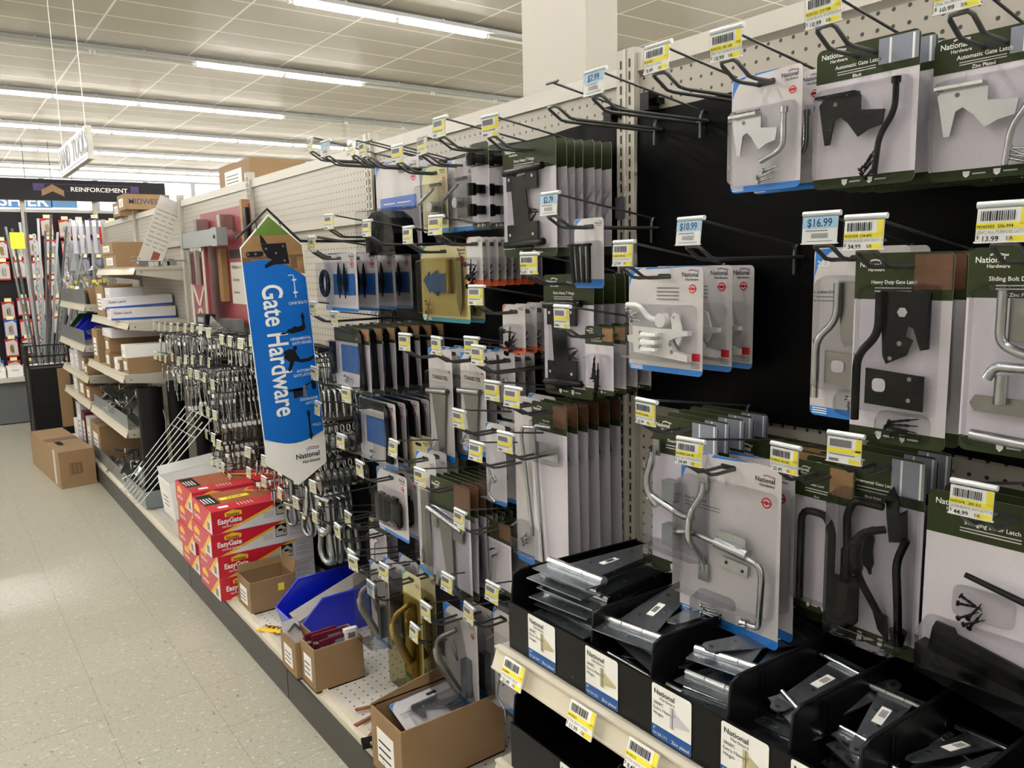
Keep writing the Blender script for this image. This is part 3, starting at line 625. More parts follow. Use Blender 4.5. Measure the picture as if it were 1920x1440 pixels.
        q = T3(w_, h_, [(.1, .55), (.5, .42), (.7, .35)], -.02); bd('latch_rod', MB().tube(arcpath(q, .02), .005, 'zinc'))
        bd('latch_plate', plate(w_, h_, [(.4, .55), (.9, .55), (.94, .8), (.5, .82)], 'stainless', holes=[(.85, .6, .004), (.88, .77, .004)])); bd('latch_drum', MB().tube(T3(w_, h_, [(.65, .62), (.65, .62, -.03)], -.006), .013, 'zinc', n=10))
        bd('printed_band', MB().text('STAINLESS STEEL', w_*.05, .016-h_*.3, w_*.085, -.0014, 'ink', 'c', bold=.02, sx=.8)); blister(w_, h_, .05, .25, .97, .92, .034, 'bag').build('blister', parent=t)
    elif kind == 'closer':
        bd('printed_panel', MB().rect(-w_*.4, .016-h_*.52, w_*.42, .016-h_*.38, -.0014, 'mid_blue').text('National', w_*.18, .016-h_*.14, .02, -.0014, 'ink', 'c', bold=.01).rect(-w_*.32, .016-h_*.45, -w_*.05, .016-h_*.44, -.0018, 'paper').rect(.0, .016-h_*.45, w_*.3, .016-h_*.44, -.0018, 'paper'))
        b = MB().box((-w_*.3, -.03, .016-h_*.8), (w_*.2, .055, h_*.34), 'black_satin'); pts = [(-.18, 1.0), (-.18, .6), (-.08, .55), (.12, .54), (.3, .62), (.4, .78), (.42, 1.0)]
        b.prism([(x*w_, .016-z*h_) for x, z in pts], -.075, -.004, 'black_gloss'); bd('gate_closer_housing', b); blister(w_, h_, .04, .5, .97, .99, .085, 'clear').build('blister', parent=t)
    elif kind == 'block_black':
        for zz in (.28, .62, .86): bd('hinge_barrel', MB().tube([(w_*.1, -.03, .016-h_*zz), (w_*.1, -.03, .016-h_*(zz-.14))], .011, 'black_gloss').box((w_*.1, -.016, .016-h_*(zz-.07)), (w_*.5, .026, h_*.1), 'black_gloss'))
        blister(w_, h_, .03, .14, .97, .95, .05, 'bag').build('blister', parent=t)
    elif kind == 'square':
        q = T3(w_, h_, [(.5, .42), (.86, .42), (.88, .5), (.88, .74), (.82, .77), (.58, .74)], -.012); bd('latch_loop', MB().tube(arcpath(q, .012), .006, 'black_gloss', closed=False))
        bd('latch_plate', MB().box((w_*.2, -.006, .016-h_*.6), (w_*.3, .006, h_*.26), 'black_satin').box((-w_*.28, -.012, .016-h_*.58), (w_*.16, .02, h_*.42), 'black_gloss').box((-w_*.1, -.012, .016-h_*.58), (w_*.1, .02, h_*.4), 'black_gloss').box((w_*.2, -.016, .016-h_*.38), (w_*.16, .02, h_*.07), 'black_gloss'))
        bd('printed_mark', MB().rect(w_*.0, .016-h_*.86, w_*.25, .016-h_*.79, -.0014, 'red')); blister(w_, h_, .04, .26, .94, .82, .03).build('blister', parent=t)
    elif kind == 'pull_gold':
        q = T3(w_, h_, [(.45, .28, -.012), (.3, .36, -.05), (.3, .5, -.055), (.6, .78, -.02)]); bd('door_pull', MB().tube(arcpath(q, .04), [.008]*6+[.012]*6+[.007]*20, 'brass'))
        bd('back_plate', MB().box((w_*.1, -.006, .016-h_*.6), (w_*.3, .006, h_*.7), 'brass')); blister(w_, h_, .0, .2, .97, .98, .06, 'amber_clear').build('blister', parent=t)
    elif kind == 'pull_clear':
        q = T3(w_, h_, [(.5, .2, -.012), (.25, .32, -.05), (.3, .5, -.055), (.6, .85, -.02)]); bd('door_pull', MB().tube(arcpath(q, .04), [.007]*6+[.011]*6+[.007]*20, 'stainless'))
        bd('back_plate', MB().box((w_*.25, -.012, .016-h_*.66), (w_*.14, .02, h_*.4), 'zinc_dark')); blister(w_, h_, .0, .1, .97, .98, .06, 'bag').build('blister', parent=t)
    elif kind == 'strip':
        bd('hinge_strap', plate(w_, h_, [(.3, .3), (.7, .3), (.85, .95), (.3, .95)], 'stainless', holes=[(.55, .7, .003)])); bd('screw_pack', screws(-w_*.2, .016-h_*.82, 3, .03, 'zinc', spread=.1, base=1.5)); blister(w_, h_, .03, .2, .97, .9, .02).build('blister', parent=t)
    elif kind == 'ties':
        for i in range(4): bd('bar', MB().tube(T3(w_, h_, [(.15+.2*i, .38), (.25+.17*i, .92)], -.02), .0045, 'black_gloss').tube(T3(w_, h_, [(.15+.2*i, .36), (.15+.2*i, .4)], -.02), .007, 'black_gloss'))
        blister(w_, h_, .0, .32, .95, .97, .03).build('blister', parent=t)

# name, X front, centre Y, width, top z, height, count, step, board, title, sub, photo, kind, short description
STK = [
 ('auto_latch_card', 1.03, .757, .122, 1.711, .171, 2, .055, 'blue', 'Automatic Gate Latch', '', None, 'auto_silver', 'grey automatic gate latch card with bent zinc bar and blue foot'),
 ('auto_latch_card', 1.05, .614, .144, 1.724, .190, 5, .038, 'green', 'Automatic Gate Latch', 'Black', 'photo_grey', 'auto_black', 'olive automatic gate latch card with a black latch'),
 ('auto_latch_card', 1.085, .468, .144, 1.709, .177, 4, .04, 'green', 'Automatic Gate Latch', 'Zinc Plated', 'photo_grey', 'auto_silver2', 'olive automatic gate latch card with a zinc latch'),
 ('vinyl_latch_card', 1.08, 1.002, .178, 1.428, .192, 3, .075, 'blue', '', '', None, 'white_latch', 'grey card holding a white gate latch with lever'),
 ('heavy_latch_card', 1.10, .64, .150, 1.453, .257, 2, .05, 'blue', 'Adjust-O-Matic', '', None, 'hvy_silver', 'grey and blue card numbered 20,3 with a silver bar latch'),
 ('heavy_latch_card', 1.055, .553, .133, 1.443, .262, 3, .035, 'green', 'Heavy Duty Gate Latch', '', 'photo_wood', 'hvy_black', 'olive heavy duty gate latch card with a glossy black latch'),
 ('sliding_bolt_card', 1.03, .385, .145, 1.446, .249, 2, .04, 'green', 'Sliding Bolt Door & Gate', 'Zinc Plated', None, 'slide_silver', 'olive sliding bolt card with silver rods'),
 ('all_purpose_latch_card', 1.065, .939, .150, 1.160, .295, 5, .034, 'green', 'Door/Gate Latch', '', 'photo_grey', 'allpurp', 'olive card with silver latch beside the bare pegboard strip'),
 ('handle_latch_card', 1.065, .841, .207, 1.108, .309, 2, .045, 'blue', 'Door/Gate Latch', '', None, 'handle_silver', 'large grey card with a zinc door handle and bent rod'),
 ('loop_latch_card', 1.16, .815, .2, 1.120, .292, 3, .03, 'green', 'Gate Latch', 'Zinc Plated', 'photo_tan', 'handle_black', 'olive card behind the zinc door handle card'),
 ('loop_latch_card', 1.12, .70, .11, 1.115, .25, 3, .035, 'green', 'Gate Latch', 'Black', 'photo_tan', 'loop_black', 'olive card with black loop right of the zinc handle card'),
 ('ornamental_latch_card', 1.13, .610, .135, 1.145, .308, 3, .035, 'green', 'Ornamental Gate Latch', 'Black Finish', 'photo_grey', 'ornam_black', 'olive ornamental gate latch card with black spear handle'),
 ('swinging_latch_card', 1.11, .428, .2, 1.115, .252, 3, .04, 'green', 'Swinging Door Latch', '', None, 'swing_black', 'olive swinging door latch card at the lower right'),
 ('t_hinge_card', 1.065, 1.377, .18, 1.695, .241, 7, .026, 'green', 'Extra Heavy T Hinge', '', None, 'thinge_black', 'tall olive black T hinge card in the top row'),
 ('t_hinge_card', 1.10, 1.295, .160, 1.415, .261, 5, .03, 'green', 'Extra Heavy T Hinge', '', None, 'thinge_black', 'olive black T hinge card behind the lag screws'),
 ('boxed_hinge_card', 1.05, 1.538, .07, 1.714, .192, 3, .05, 'greenph', '', '', None, 'block_black', 'narrow bulky clear pack of black hinges'),
 ('bagged_latch_card', 1.10, 1.70, .12, 1.70, .175, 2, .05, 'clear', '', '', None, 'ss_hook', 'crinkled clear pack with a stainless steel latch'),
 ('bagged_latch_card', 1.08, 1.79, .12, 1.69, .165, 2, .05, 'cream', '', '', None, 'ss_hook', 'pale yellow pack with a stainless latch'),
 ('gate_closer_card', 1.13, 2.08, .25, 1.741, .267, 2, .06, 'blue', '', '', None, 'closer', 'large dark gate closer in a grey and blue pack'),
 ('bar_pull_card', 1.065, 1.188, .088, 1.525, .136, 1, .04, 'blue', '', '', None, 'ties', 'narrow card of black rods on the hook tagged 2.79'),
 ('lag_screw_card', 1.085, 1.182, .082, 1.312, .138, 4, .035, 'greenph', 'Lag Screws', '', 'photo_tan', 'lag', 'small olive lag screw card with a tan picture'),
 ('screw_card', 1.05, 1.570, .064, 1.505, .115, 9, .024, 'orange', '', '', None, 'screws_black', 'orange footed small screw card'),
 ('screw_card', 1.09, 1.476, .085, 1.348, .113, 4, .035, 'orange', '', '', None, 'screws_black', 'orange cornered card of black screws'),
 ('ornamental_hinge_card', 1.10, 1.791, .236, 1.493, .200, 2, .04, 'cream', '', '', None, 'hinge_ornam', 'pale yellow card with a spear shaped hinge'),
 ('ring_pull_card', 1.02, 2.26, .24, 1.486, .175, 4, .06, 'blue', '', '', None, 'ring', 'grey card with a black ring pull and spears'),
 ('strap_hinge_card', .985, 2.13, .24, 1.272, .194, 7, .04, 'green', '', '', 'photo_tan', 'strap_black', 'olive edged card of black strap hinges'),
 ('stainless_hinge_card', 1.08, 1.796, .117, 1.224, .301, 3, .04, 'blue', '', '', None, 'strap_ss', 'long grey stainless steel hinge card'),
 ('stainless_hinge_card', 1.08, 1.640, .115, 1.225, .258, 5, .035, 'blue', '', '', None, 'strap_ss', 'grey stainless steel hinge card with blue foot'),
 ('clip_card', 1.12, 1.548, .064, 1.227, .161, 3, .03, 'plain', '', '', None, 'hookeye', 'narrow grey card with a zinc hook'),
 ('cane_bolt_card', 1.075, 1.335, .122, 1.137, .405, 6, .034, 'greenph', 'Cane Bolt', '', 'photo_wood', 'cane', 'very tall olive topped cane bolt card'),
 ('cane_bolt_card', 1.085, 1.425, .10, 1.139, .400, 2, .04, 'blue', '', '', None, 'cane_blue', 'very tall blue cornered cane bolt card'),
 ('pin_card', 1.07, 1.535, .081, 1.063, .200, 3, .035, 'blue', '', '', None, 'pin', 'grey card with a looped zinc clip pin'),
 ('strap_hinge_card', 1.03, 2.08, .23, 1.058, .191, 6, .036, 'blue', '', '', None, 'strap_black', 'blue cornered card of black strap hinges'),
 ('strip_hinge_card', 1.03, 1.806, .10, .950, .343, 3, .035, 'blue', '', '', None, 'strip', 'long pale hinge card with a blue foot'),
 ('square_latch_card', 1.035, 2.018, .191, .854, .193, 4, .035, 'blue', '', '', None, 'square', 'grey card with a square black latch'),
 ('t_hinge_card', 1.02, 1.675, .19, .900, .297, 9, .021, 'greenph', '', '', 'photo_wood', 'thinge_silver', 'olive topped card with a silver T hinge'),
 ('gate_hook_card', 1.07, 1.545, .13, .819, .181, 3, .045, 'greenph', '', '', 'photo_wood', 'hookeye', 'olive card with a zinc gate hook'),
 ('door_pull_pack', 1.02, 1.897, .10, .586, .332, 2, .05, 'cream', '', '', None, 'pull_gold', 'brass coloured door pull in an amber clear pack'),
 ('door_pull_pack', 1.02, 2.10, .13, .55, .25, 3, .05, 'clear', '', '', None, 'pull_clear', 'clear pack with a silver door pull behind the blue bin'),
 ('door_pull_pack', 1.06, 1.711, .17, .531, .26, 2, .06, 'clear', '', '', None, 'pull_clear', 'clear pack with a silver door pull and rod'),
 ('latch_pack', 1.09, 1.55, .09, .574, .263, 2, .04, 'blue', '', '', None, 'pin', 'narrow pack with zinc hooks beside the black tray'),
 ('stainless_hinge_card', 1.08, 1.93, .12, .96, .12, 5, .03, 'cream', '', '', None, 'screws_zinc', 'small cream card above the silver T hinges'),
 ('latch_card', 1.12, 2.30, .12, .62, .16, 2, .04, 'green', '', '', None, 'hookeye', 'olive card half hidden behind the blue bin'),
 ('cane_bolt_card', 1.14, 1.60, .12, .62, .36, 2, .03, 'green', '', '', None, 'cane', 'olive cane bolt card low behind the black trays'),
]
TAGS = {0: ('yellow', '10.99', 'N101152  281 324', 'ZINC OUT-SWINGING GATES'), 1: ('yellow', '10.99', 'N101121  219 728', 'SATIN BLACK IN-SWINGING G'), 2: ('yellow', '10.99', 'N101162', 'ZINC IN-SWINGING GATE'),
        3: ('yellow', '27.99', 'N166021 423 652', 'GATE LATCH IN WHITE'), 4: ('blue', '$16.99', '', ''), 5: ('yellow', '34.99', 'N101204  234-892', 'SATIN BLACK HVY DUTY ADJ-'), 6: ('yellow', '13.99', 'N165505  236-994', 'ZINC ALL PURPOSE LATCH'),
        7: ('yellow', '25.99', 'N109210  623 891', 'ZINC HEAVY ALL-PURPOSE LA'), 8: ('yellow', '24.49', 'N109042  234 343', 'ZINC ALL PURPOSE LATCH'), 10: ('yellow', '22.49', 'N178616  263 882', 'GATE LATCH SATIN BLACK'), 12: ('yellow', '44.99', 'N101576   205 315', 'SATIN BLACK HVY DUTY BELT'), 19: ('blue', '$2.79', '', ''),
        14: ('yellow', '6.29', 'N165092', 'BLK T HINGE')}
RY = random.Random(5)
for si, (nm, xf, yc, w_, zt, h_, n, st, brd, title, sub, photo, kind, desc) in enumerate(STK):
    if xf+st*(n-1) > X_G-.03: st = (X_G-.03-xf)/max(1, n-1)
    z = zt-.016
    t = thing(nm, 'front %s' % desc if n > 1 else desc, 'hardware card', (xf, yc, z), FACE+RY.uniform(-.03, .03), ('stack of %s' % desc)[:70])
    board(brd, w_, h_, title, sub, photo).build('card', parent=t); hdw(kind, w_, h_, t)
    if si == 4:
        MB().text('20,3', -w_*.46, -.012, .012, -.0012, 'white', 'l', bold=.015).build('printed_size', parent=t)
    for i in range(1, n):
        dup(t, (xf+st*i, yc+RY.uniform(-.003, .003), z+RY.uniform(-.001, .001)), (RY.uniform(-.02, .02), 0, FACE+RY.uniform(-.05, .05)), '%s in line, %s' % (ORD[i], desc), ('stack of %s' % desc)[:70])
    L = max(.16, X_G-xf+.09)
    if si in (9, 41, 43): continue
    tg = TAGS.get(si, ('yellow', '', '', ''))
    hook(yc, z-.002, min(L, .31), 'wire hook carrying the %s' % desc, tg[0], tg[1], tg[2], tg[3], full=si in TAGS, yawj=0)
# empty hooks
hook(1.18, 1.704, .285, 'empty wire hook with a bare T end left of the 7.99 tag', notag=True, yawj=0)
hook(1.06, 1.702, .285, 'empty wire hook tagged 7.99 at the top of the slotted post', 'blue', '$7.99', full=True, yawj=0)
hook(.905, 1.708, .29, 'empty wire hook with the 8.49 yellow tag above the black sheet', 'yellow', '8.49', 'N161307', 'GATE LATCH SPRIN', full=True, yawj=0)
hook(.845, 1.44, .285, 'empty wire hook tagged 10.99 in light blue on the black sheet', 'blue', '$10.99', full=True, yawj=0)
for (y, z, d) in ((2.30, 1.76, 'farthest left at the top'), (2.20, 1.735, 'with a whitish tag, third at the top left'), (2.02, 1.715, 'above the gate closer pack'), (1.93, 1.70, 'with a long bare wire above the gate closer'), (1.36, 1.02, 'below the lag screw cards'), (2.33, 1.475, 'left of the ring pull cards'), (2.20, 1.53, 'with a yellow tag beside the gate closer'), (1.95, 1.50, 'above the spear hinge card'),
                  (2.36, 1.275, 'touching the blue sign with a small tag'), (1.45, 1.20, 'between the stainless hinges and the black T hinge'), (2.38, 1.07, 'crossing the lower blue of the sign'), (2.36, .96, 'level with the sign brand mark'), (2.20, .88, 'holding a tag beside the silver D ring'), (2.42, .60, 'bare, right of the red boxes'), (2.27, .58, 'with a yellow tag right of the red boxes'), (2.18, .52, 'with a tag over the blue bin'),
                  (2.05, .46, 'with the light blue tag over the brass pull'), (1.42, .66, 'low beside the black tray end'), (1.62, .62, 'with a tag over the olive gate hook card'), (1.80, .42, 'with a tag left of the black tray'), (1.47, .98, 'with a tag between the pin cards')):
    hook(y, z, .28, 'grey wire hook ' + d, 'blue' if 'light blue' in d or 'whitish' in d else 'yellow', '$20.99' if 'light blue' in d else '', notag='bare' in d, full='light blue' in d)

# ---------------------------------------------------------------- bolts, shackles and pulleys display
def it_eye(L, r, m='zinc', tagc=True):
    t = thing('eye_bolt', 'x', 'bolt'); R = r*3.4
    MB().tube([(R*math.sin(a*PI/6), 0, -R+R*math.cos(a*PI/6)) for a in range(12)], r, m, n=6, closed=True).tube([(0, 0, -2*R), (0, 0, -2*R-L)], r, m, n=6).build('shank', parent=t)
    MB().tube([(0, 0, -2*R-L*.8), (0, 0, -2*R-L*.72)], r*2, m, n=6).build('nut', parent=t)
    if tagc: MB().rect(-.012, -2*R-.03, .012, -2*R-.012, -r*1.6, 'paper').build('sticker', parent=t)
    return t
def it_hook(L, r):
    t = thing('hook_bolt', 'x', 'bolt'); R = .014
    MB().tube([(-R, 0, -R*1.4)]+[(R*math.sin(-PI/2+a*PI/6), 0, -R+R*math.cos(-PI/2+a*PI/6)) for a in range(7)]+[(R*.4, 0, -R*2.6), (0, 0, -R*3), (0, 0, -R*3-L)], r, 'zinc', n=7).build('shank', parent=t)
    MB().tube([(0, 0, -R*3-L*.9), (0, 0, -R*3-L*.82)], r*2, 'zinc', n=6).build('nut', parent=t)
    MB().box((0, -.002, -R*3-L*.6), (.016, .012, .02), 'paper').build('sticker', parent=t)
    return t
def it_ubolt():
    t = thing('u_bolt', 'x', 'bolt')
    MB().tube([(-.02, 0, -.07)]+[(.02*math.sin(-PI/2+a*PI/6), 0, -.02+.02*math.cos(-PI/2+a*PI/6)) for a in range(7)]+[(.02, 0, -.07)], .0035, 'zinc', n=6).build('bow', parent=t)
    MB().box((0, 0, -.055), (.056, .003, .012), 'zinc').build('plate', parent=t); return t
def it_pulley():
    t = thing('pulley', 'x', 'pulley')
    MB().prism(rr(-.022, -.1, .022, -.03, .02), -.014, -.011, 'stainless').prism(rr(-.022, -.1, .022, -.03, .02), .011, .014, 'stainless').build('cheek_plate', parent=t)
    MB().tube([(0, -.01, -.07), (0, .01, -.07)], .02, 'zinc_dark', n=14).build('wheel', parent=t)
    MB().tube([(.01*math.sin(a*PI/5), 0, -.015+.013*math.cos(a*PI/5)) for a in range(10)], .003, 'zinc', n=6, closed=True).build('eye', parent=t)
    MB().rect(-.01, -.055, .01, -.044, -.0146, 'paper').build('sticker', parent=t); return t
def it_link(s=1.0):
    t = thing('quick_link', 'x', 'chain link'); o = [(.014*s*math.cos(a), 0, -.03*s+(.018*s if math.sin(a) > 0 else -.018*s)+.014*s*math.sin(a)) for a in [i*PI/6 for i in range(12)]]
    MB().tube(o, .0042*s, 'zinc', n=7, closed=True).build('link', parent=t); MB().tube([(.014*s, 0, -.04*s), (.014*s, 0, -.02*s)], .0065*s, 'zinc', n=6).build('sleeve', parent=t); return t
def it_shackle(s=1.3):
    t = thing('shackle', 'x', 'shackle')
    MB().tube([(-.016*s, 0, -.004*s), (-.02*s, 0, -.03*s)]+[(.024*s*math.sin(-PI/2-a*PI/6), 0, -.045*s+.024*s*math.cos(-PI/2-a*PI/6)) for a in range(7)]+[(.02*s, 0, -.03*s), (.016*s, 0, -.004*s)], .006*s, 'steel', n=8).build('bow', parent=t)
    MB().tube([(-.026*s, 0, -.004*s), (.026*s, 0, -.004*s)], .0055*s, 'steel', n=8).build('pin', parent=t)
    MB().box((.0, -.008*s, -.012*s), (.02, .001, .012), 'tag_cream').build('sticker', parent=t); return t
def it_bag():
    t = thing('bolt_pack', 'x', 'bolt pack'); MB().box((0, 0, -.012), (.03, .006, .02), 'paper').build('header_card', parent=t)
    b = screws(0, -.05, 4, .05, 'brass', y=-.002, base=1.5, spread=.12); b.build('bolts', parent=t); MB().box((0, -.004, -.05), (.034, .02, .064), 'bag').build('clear_bag', parent=t); return t
def it_chain():
    t = thing('swivel_snap', 'x', 'snap hook'); MB().tube([(.012*math.sin(a*PI/4), 0, -.014+.012*math.cos(a*PI/4)) for a in range(8)], .0032, 'zinc', n=6, closed=True).build('eye', parent=t)
    MB().tube([(0, 0, -.026), (-.008, 0, -.04), (-.01, 0, -.07), (0, 0, -.085), (.01, 0, -.074)], .0042, 'zinc', n=6).build('hook_arm', parent=t); return t
# (Y range, z, hook length, count per hook, item, step, noun)
PROTO = {}
def proto(key, fn):
    if key not in PROTO: PROTO[key] = fn()
    return PROTO[key]
FAM = {'eyeL': (lambda: it_eye(.13, .0032), 'long zinc eye bolt'), 'eyeS': (lambda: it_eye(.075, .003), 'short zinc eye bolt'), 'rod': (lambda: it_eye(.17, .0036, 'steel'), 'long steel eye bolt'), 'hook': (lambda: it_hook(.13, .0042), 'bright zinc hook bolt'),
       'ub': (it_ubolt, 'zinc U bolt'), 'pul': (it_pulley, 'steel rope pulley'), 'link': (it_link, 'zinc quick link'), 'linkB': (lambda: it_link(1.7), 'large zinc quick link'), 'shk': (it_shackle, 'grey steel shackle'), 'bag': (it_bag, 'clear pack of brown bolts'), 'snap': (it_chain, 'zinc snap hook'), 'shkB': (lambda: it_shackle(1.9), 'large grey D shackle')}
GRID = [
 # left field (section behind the sign and left of it)
 (4.82, 1.10, 'eyeL', 9), (4.68, 1.10, 'eyeS', 9), (4.55, 1.11, 'rod', 9), (4.42, 1.11, 'eyeL', 9), (4.28, 1.12, 'rod', 9), (4.14, 1.12, 'snap', 8), (4.0, 1.13, 'ub', 9), (3.86, 1.13, 'eyeS', 9), (3.74, 1.12, 'ub', 8),
 (4.84, .93, 'eyeS', 9), (4.72, .93, 'eyeL', 9), (4.60, .93, 'rod', 9), (4.46, .95, 'eyeS', 9), (4.32, .94, 'eyeL', 9), (4.18, .96, 'snap', 8), (4.04, .97, 'ub', 9), (3.90, .98, 'snap', 8), (3.76, .98, 'eyeS', 9),
 (4.36, .845, 'hook', 6), (4.12, .90, 'hook', 6), (3.99, .90, 'rod', 9), (3.86, .90, 'rod', 9), (3.74, .88, 'eyeL', 9),
 (3.98, .735, 'snap', 3), (3.86, .735, 'link', 8), (3.74, .735, 'bag', 8), (3.92, .62, 'bag', 5), (3.80, .62, 'bag', 8), (3.72, .60, 'bag', 6), (3.86, .50, 'bag', 6), (3.76, .48, 'eyeL', 8), (3.68, .50, 'bag', 6), (3.60, .46, 'eyeL', 7), (3.78, .38, 'bag', 6),
 # middle field, right of the sign
 (3.55, 1.1, 'ub', 8), (3.42, 1.1, 'link', 8), (3.28, 1.1, 'snap', 8), (3.14, 1.12, 'ub', 9), (3.0, 1.12, 'snap', 9), (2.86, 1.12, 'ub', 9), (2.72, 1.12, 'pul', 8), (2.58, 1.12, 'ub', 10),
 (3.1, 1.0, 'link', 9), (2.95, 1.0, 'linkB', 9), (2.8, 1.01, 'link', 10), (2.64, 1.01, 'linkB', 10),
 (2.98, .90, 'pul', 7), (2.8, .89, 'pul', 7), (2.62, .89, 'pul', 8),
 (2.98, .77, 'pul', 6), (2.8, .76, 'pul', 7), (2.62, .76, 'pul', 8),
 (3.3, .64, 'link', 8), (3.1, .64, 'snap', 8), (2.92, .64, 'shk', 7), (2.76, .64, 'linkB', 8), (2.6, .64, 'shkB', 4),
 (3.3, .55, 'bag', 8), (3.12, .55, 'link', 8), (2.94, .54, 'shk', 8), (2.78, .54, 'shk', 8), (2.60, .53, 'shkB', 5),
]
made = {}
CN = {}
for gi, (y, z, fam, n) in enumerate(GRID):
    fn, noun = FAM[fam]
    side = 'left of' if y > 3.58 else ('behind' if y > 3.2 else 'right of')
    SC = CN; hn = '%s hook in the row at %s' % (ORDL[gi % 9], 'eye level|chest level|waist level|knee level'.split('|')[0 if z > 1.05 else 1 if z > .85 else 2 if z > .6 else 3])
    place = 'the blue sign'
    lv = 'eye level|chest level|waist level|knee level'.split('|')[0 if z > 1.05 else 1 if z > .85 else 2 if z > .6 else 3]; kk = (noun, lv, side); CN[kk] = CN.get(kk, -1)+1; so = ORDL[CN[kk]]; hl = '%s hook of %ss %s blue sign, %s' % (so, noun, side.replace(' of', ' of').strip(), lv)
    hook(y, z, .22, hl, 'cream', notag=False, group='small hooks of the bolt display', single=True, name='bolt_hook')
    grp = noun + 's hanging in the bolt display'
    p = proto(fam, fn)
    for i in range(n):
        x = X_G-.21+.018+i*(.19/max(n, 8))
        lab = '%s %s on %s such hook %s blue sign, %s' % (ORD[i], noun, so, side, lv)
        rot = (RY.uniform(-.1, .1), 0, FACE+RY.uniform(-.3, .3))
        if fam not in made:
            made[fam] = 1; p.location = (x, y, z); p.rotation_euler = rot; p['label'] = lab; p['group'] = grp
        else: dup(p, (x, y+RY.uniform(-.003, .003), z-.002), rot, lab, grp)

# ---------------------------------------------------------------- gate hardware sign on its black bracket
ang = -.052
t = thing('sign_bracket', 'black bent wire bracket carrying the blue sign', 'bracket', (X_G, 2.486, 1.528))
MB().tube([(-.01, 0, 0), (-.264, 0, .001), (-.366, 0, .1), (-.467, 0, .01)], .0048, 'wire_black', n=8).build('arm', parent=t)
MB().box((-.006, 0, -.03), (.012, .03, .1), 'wire_black').build('mounting_plate', parent=t)
for x in (-.405, -.33): MB().tube([(x, 0, .062), (x, -.008, .05), (x, -.008, .0), (x+.006, -.004, -.012), (x+.012, -.004, -.006)], .002, 'wire_black', n=6).build('hanging_hook', parent=t)
t = thing('gate_hardware_sign', 'tall blue hanging sign lettered Gate Hardware beside the pegboard', 'sign', (.889, 2.478, 1.611), 0, ry=ang)
b = MB()
out = [(0, 0), (.1, -.098), (.103, -.75), (.1, -.82), (.0, -.875), (-.1, -.79), (-.1, -.098)]
b.prism(out, -.0015, .0015, 'paper')
b.poly([(0, -.006), (.097, -.1), (.098, -.19), (-.098, -.16), (-.097, -.1)], -.002, 'wood')
b.poly([(0, -.006), (.06, -.064), (-.06, -.064)], -.0024, 'green_photo')
b.rect(-.098, -.135, .098, -.128, -.0026, 'kraft_dk')
for x0, x1 in ((-.098, -.07), (.055, .075)): b.rect(x0, -.17, x1, -.135, -.0026, 'kraft_dk')
arc = [(-.098+.196*i/10, -.148-.055*(i/10)**2+.016*math.sin(PI*i/10)) for i in range(11)]
arcb = [(.101-.199*i/10, -.71-.028*math.sin(PI*i/10)+.008*i/10) for i in range(11)]
b.poly(arc+arcb, -.0028, 'sign_blue')
b.poly([(-.098+.196*i/10, -.146-.055*(i/10)**2+.016*math.sin(PI*i/10)) for i in range(11)]+[(-.098+.196*i/10, -.149-.055*(i/10)**2+.016*math.sin(PI*i/10)) for i in range(10, -1, -1)], -.0029, 'sign_blue')
b.build('panel', parent=t)
b = MB()
b.text('Gate Hardware', -.048, -.215, .093, -.0034, 'paper', 'l', bold=.025, rot=-PI/2, sx=.72)
b.build('lettering', parent=t); b = MB()
for i, (s_, zz) in enumerate((('CANE BOLTS', -.285), ('ORNAMENTAL', -.40), ('GATE HINGES', -.414), ('AUTOMATIC', -.505), ('GATE LATCHES', -.519), ('DOOR/GATE', -.6), ('LATCHES', -.614), ('PULLS', -.69))):
    b.text(s_, .094, zz, .0125, -.0034, 'paper', 'r', bold=.01, sx=.85)
b.build('captions', parent=t); b = MB()
b.text('National', .078, -.79, .024, -.0034, 'ink', 'r', bold=.02).text('Hardware', .078, -.808, .015, -.0034, 'ink', 'r', bold=.01)
for m, dz in (('red', .006), ('nat_blue', 0)):
    pts = [(.035+.043*i/8, -.767+dz+.003*math.sin(i/8*5)+.006*i/8) for i in range(9)]; b.poly(pts+[(a, c-.0022) for a, c in pts[::-1]], -.0034, m)
b.build('brand_mark', parent=t)
b = MB()  # printed pictures
b.poly([(-.035, -.09), (.045, -.09), (.05, -.155), (.0, -.155), (-.03, -.165), (-.03, -.155), (-.005, -.14), (-.02, -.13), (-.03, -.11)], -.0036, 'ink').poly(rr(-.085, -.127, -.03, -.111, .007), -.0036, 'ink').poly([(-.035, -.06), (-.025, -.07), (-.015, -.09), (-.035, -.088)], -.0036, 'ink')
for x, z in ((-.078, -.119), (-.055, -.119), (.035, -.1), (.035, -.145), (-.02, -.105), (.01, -.12)): b.disc(x, z, .004, -.004, 'steel', 10)
b.rect(.056, -.265, .06, -.19, -.0034, 'tag_blue').rect(.04, -.194, .06, -.19, -.0034, 'tag_blue').rect(.052, -.21, .066, -.205, -.0036, 'paper').rect(.052, -.25, .066, -.245, -.0036, 'paper')
b.poly([(-.008, -.376), (.0, -.37), (.012, -.371), (.02, -.362), (.035, -.36), (.04, -.354), (.055, -.358), (.068, -.354), (.07, -.335), (.066, -.33), (.074, -.31), (.08, -.33), (.077, -.336), (.079, -.365), (.07, -.372), (.03, -.378), (.02, -.372), (.01, -.377)], -.0034, 'ink')
b.poly([(-.005, -.452), (.012, -.425), (.034, -.428), (.042, -.45), (.05, -.463), (.075, -.463), (.095, -.456), (.096, -.466), (.08, -.474), (.05, -.474), (.03, -.466), (.012, -.5), (.004, -.494), (.014, -.468)], -.0034, 'ink').disc(.006, -.437, .009, -.0033, 'ink').disc(.036, -.425, .007, -.0033, 'ink')
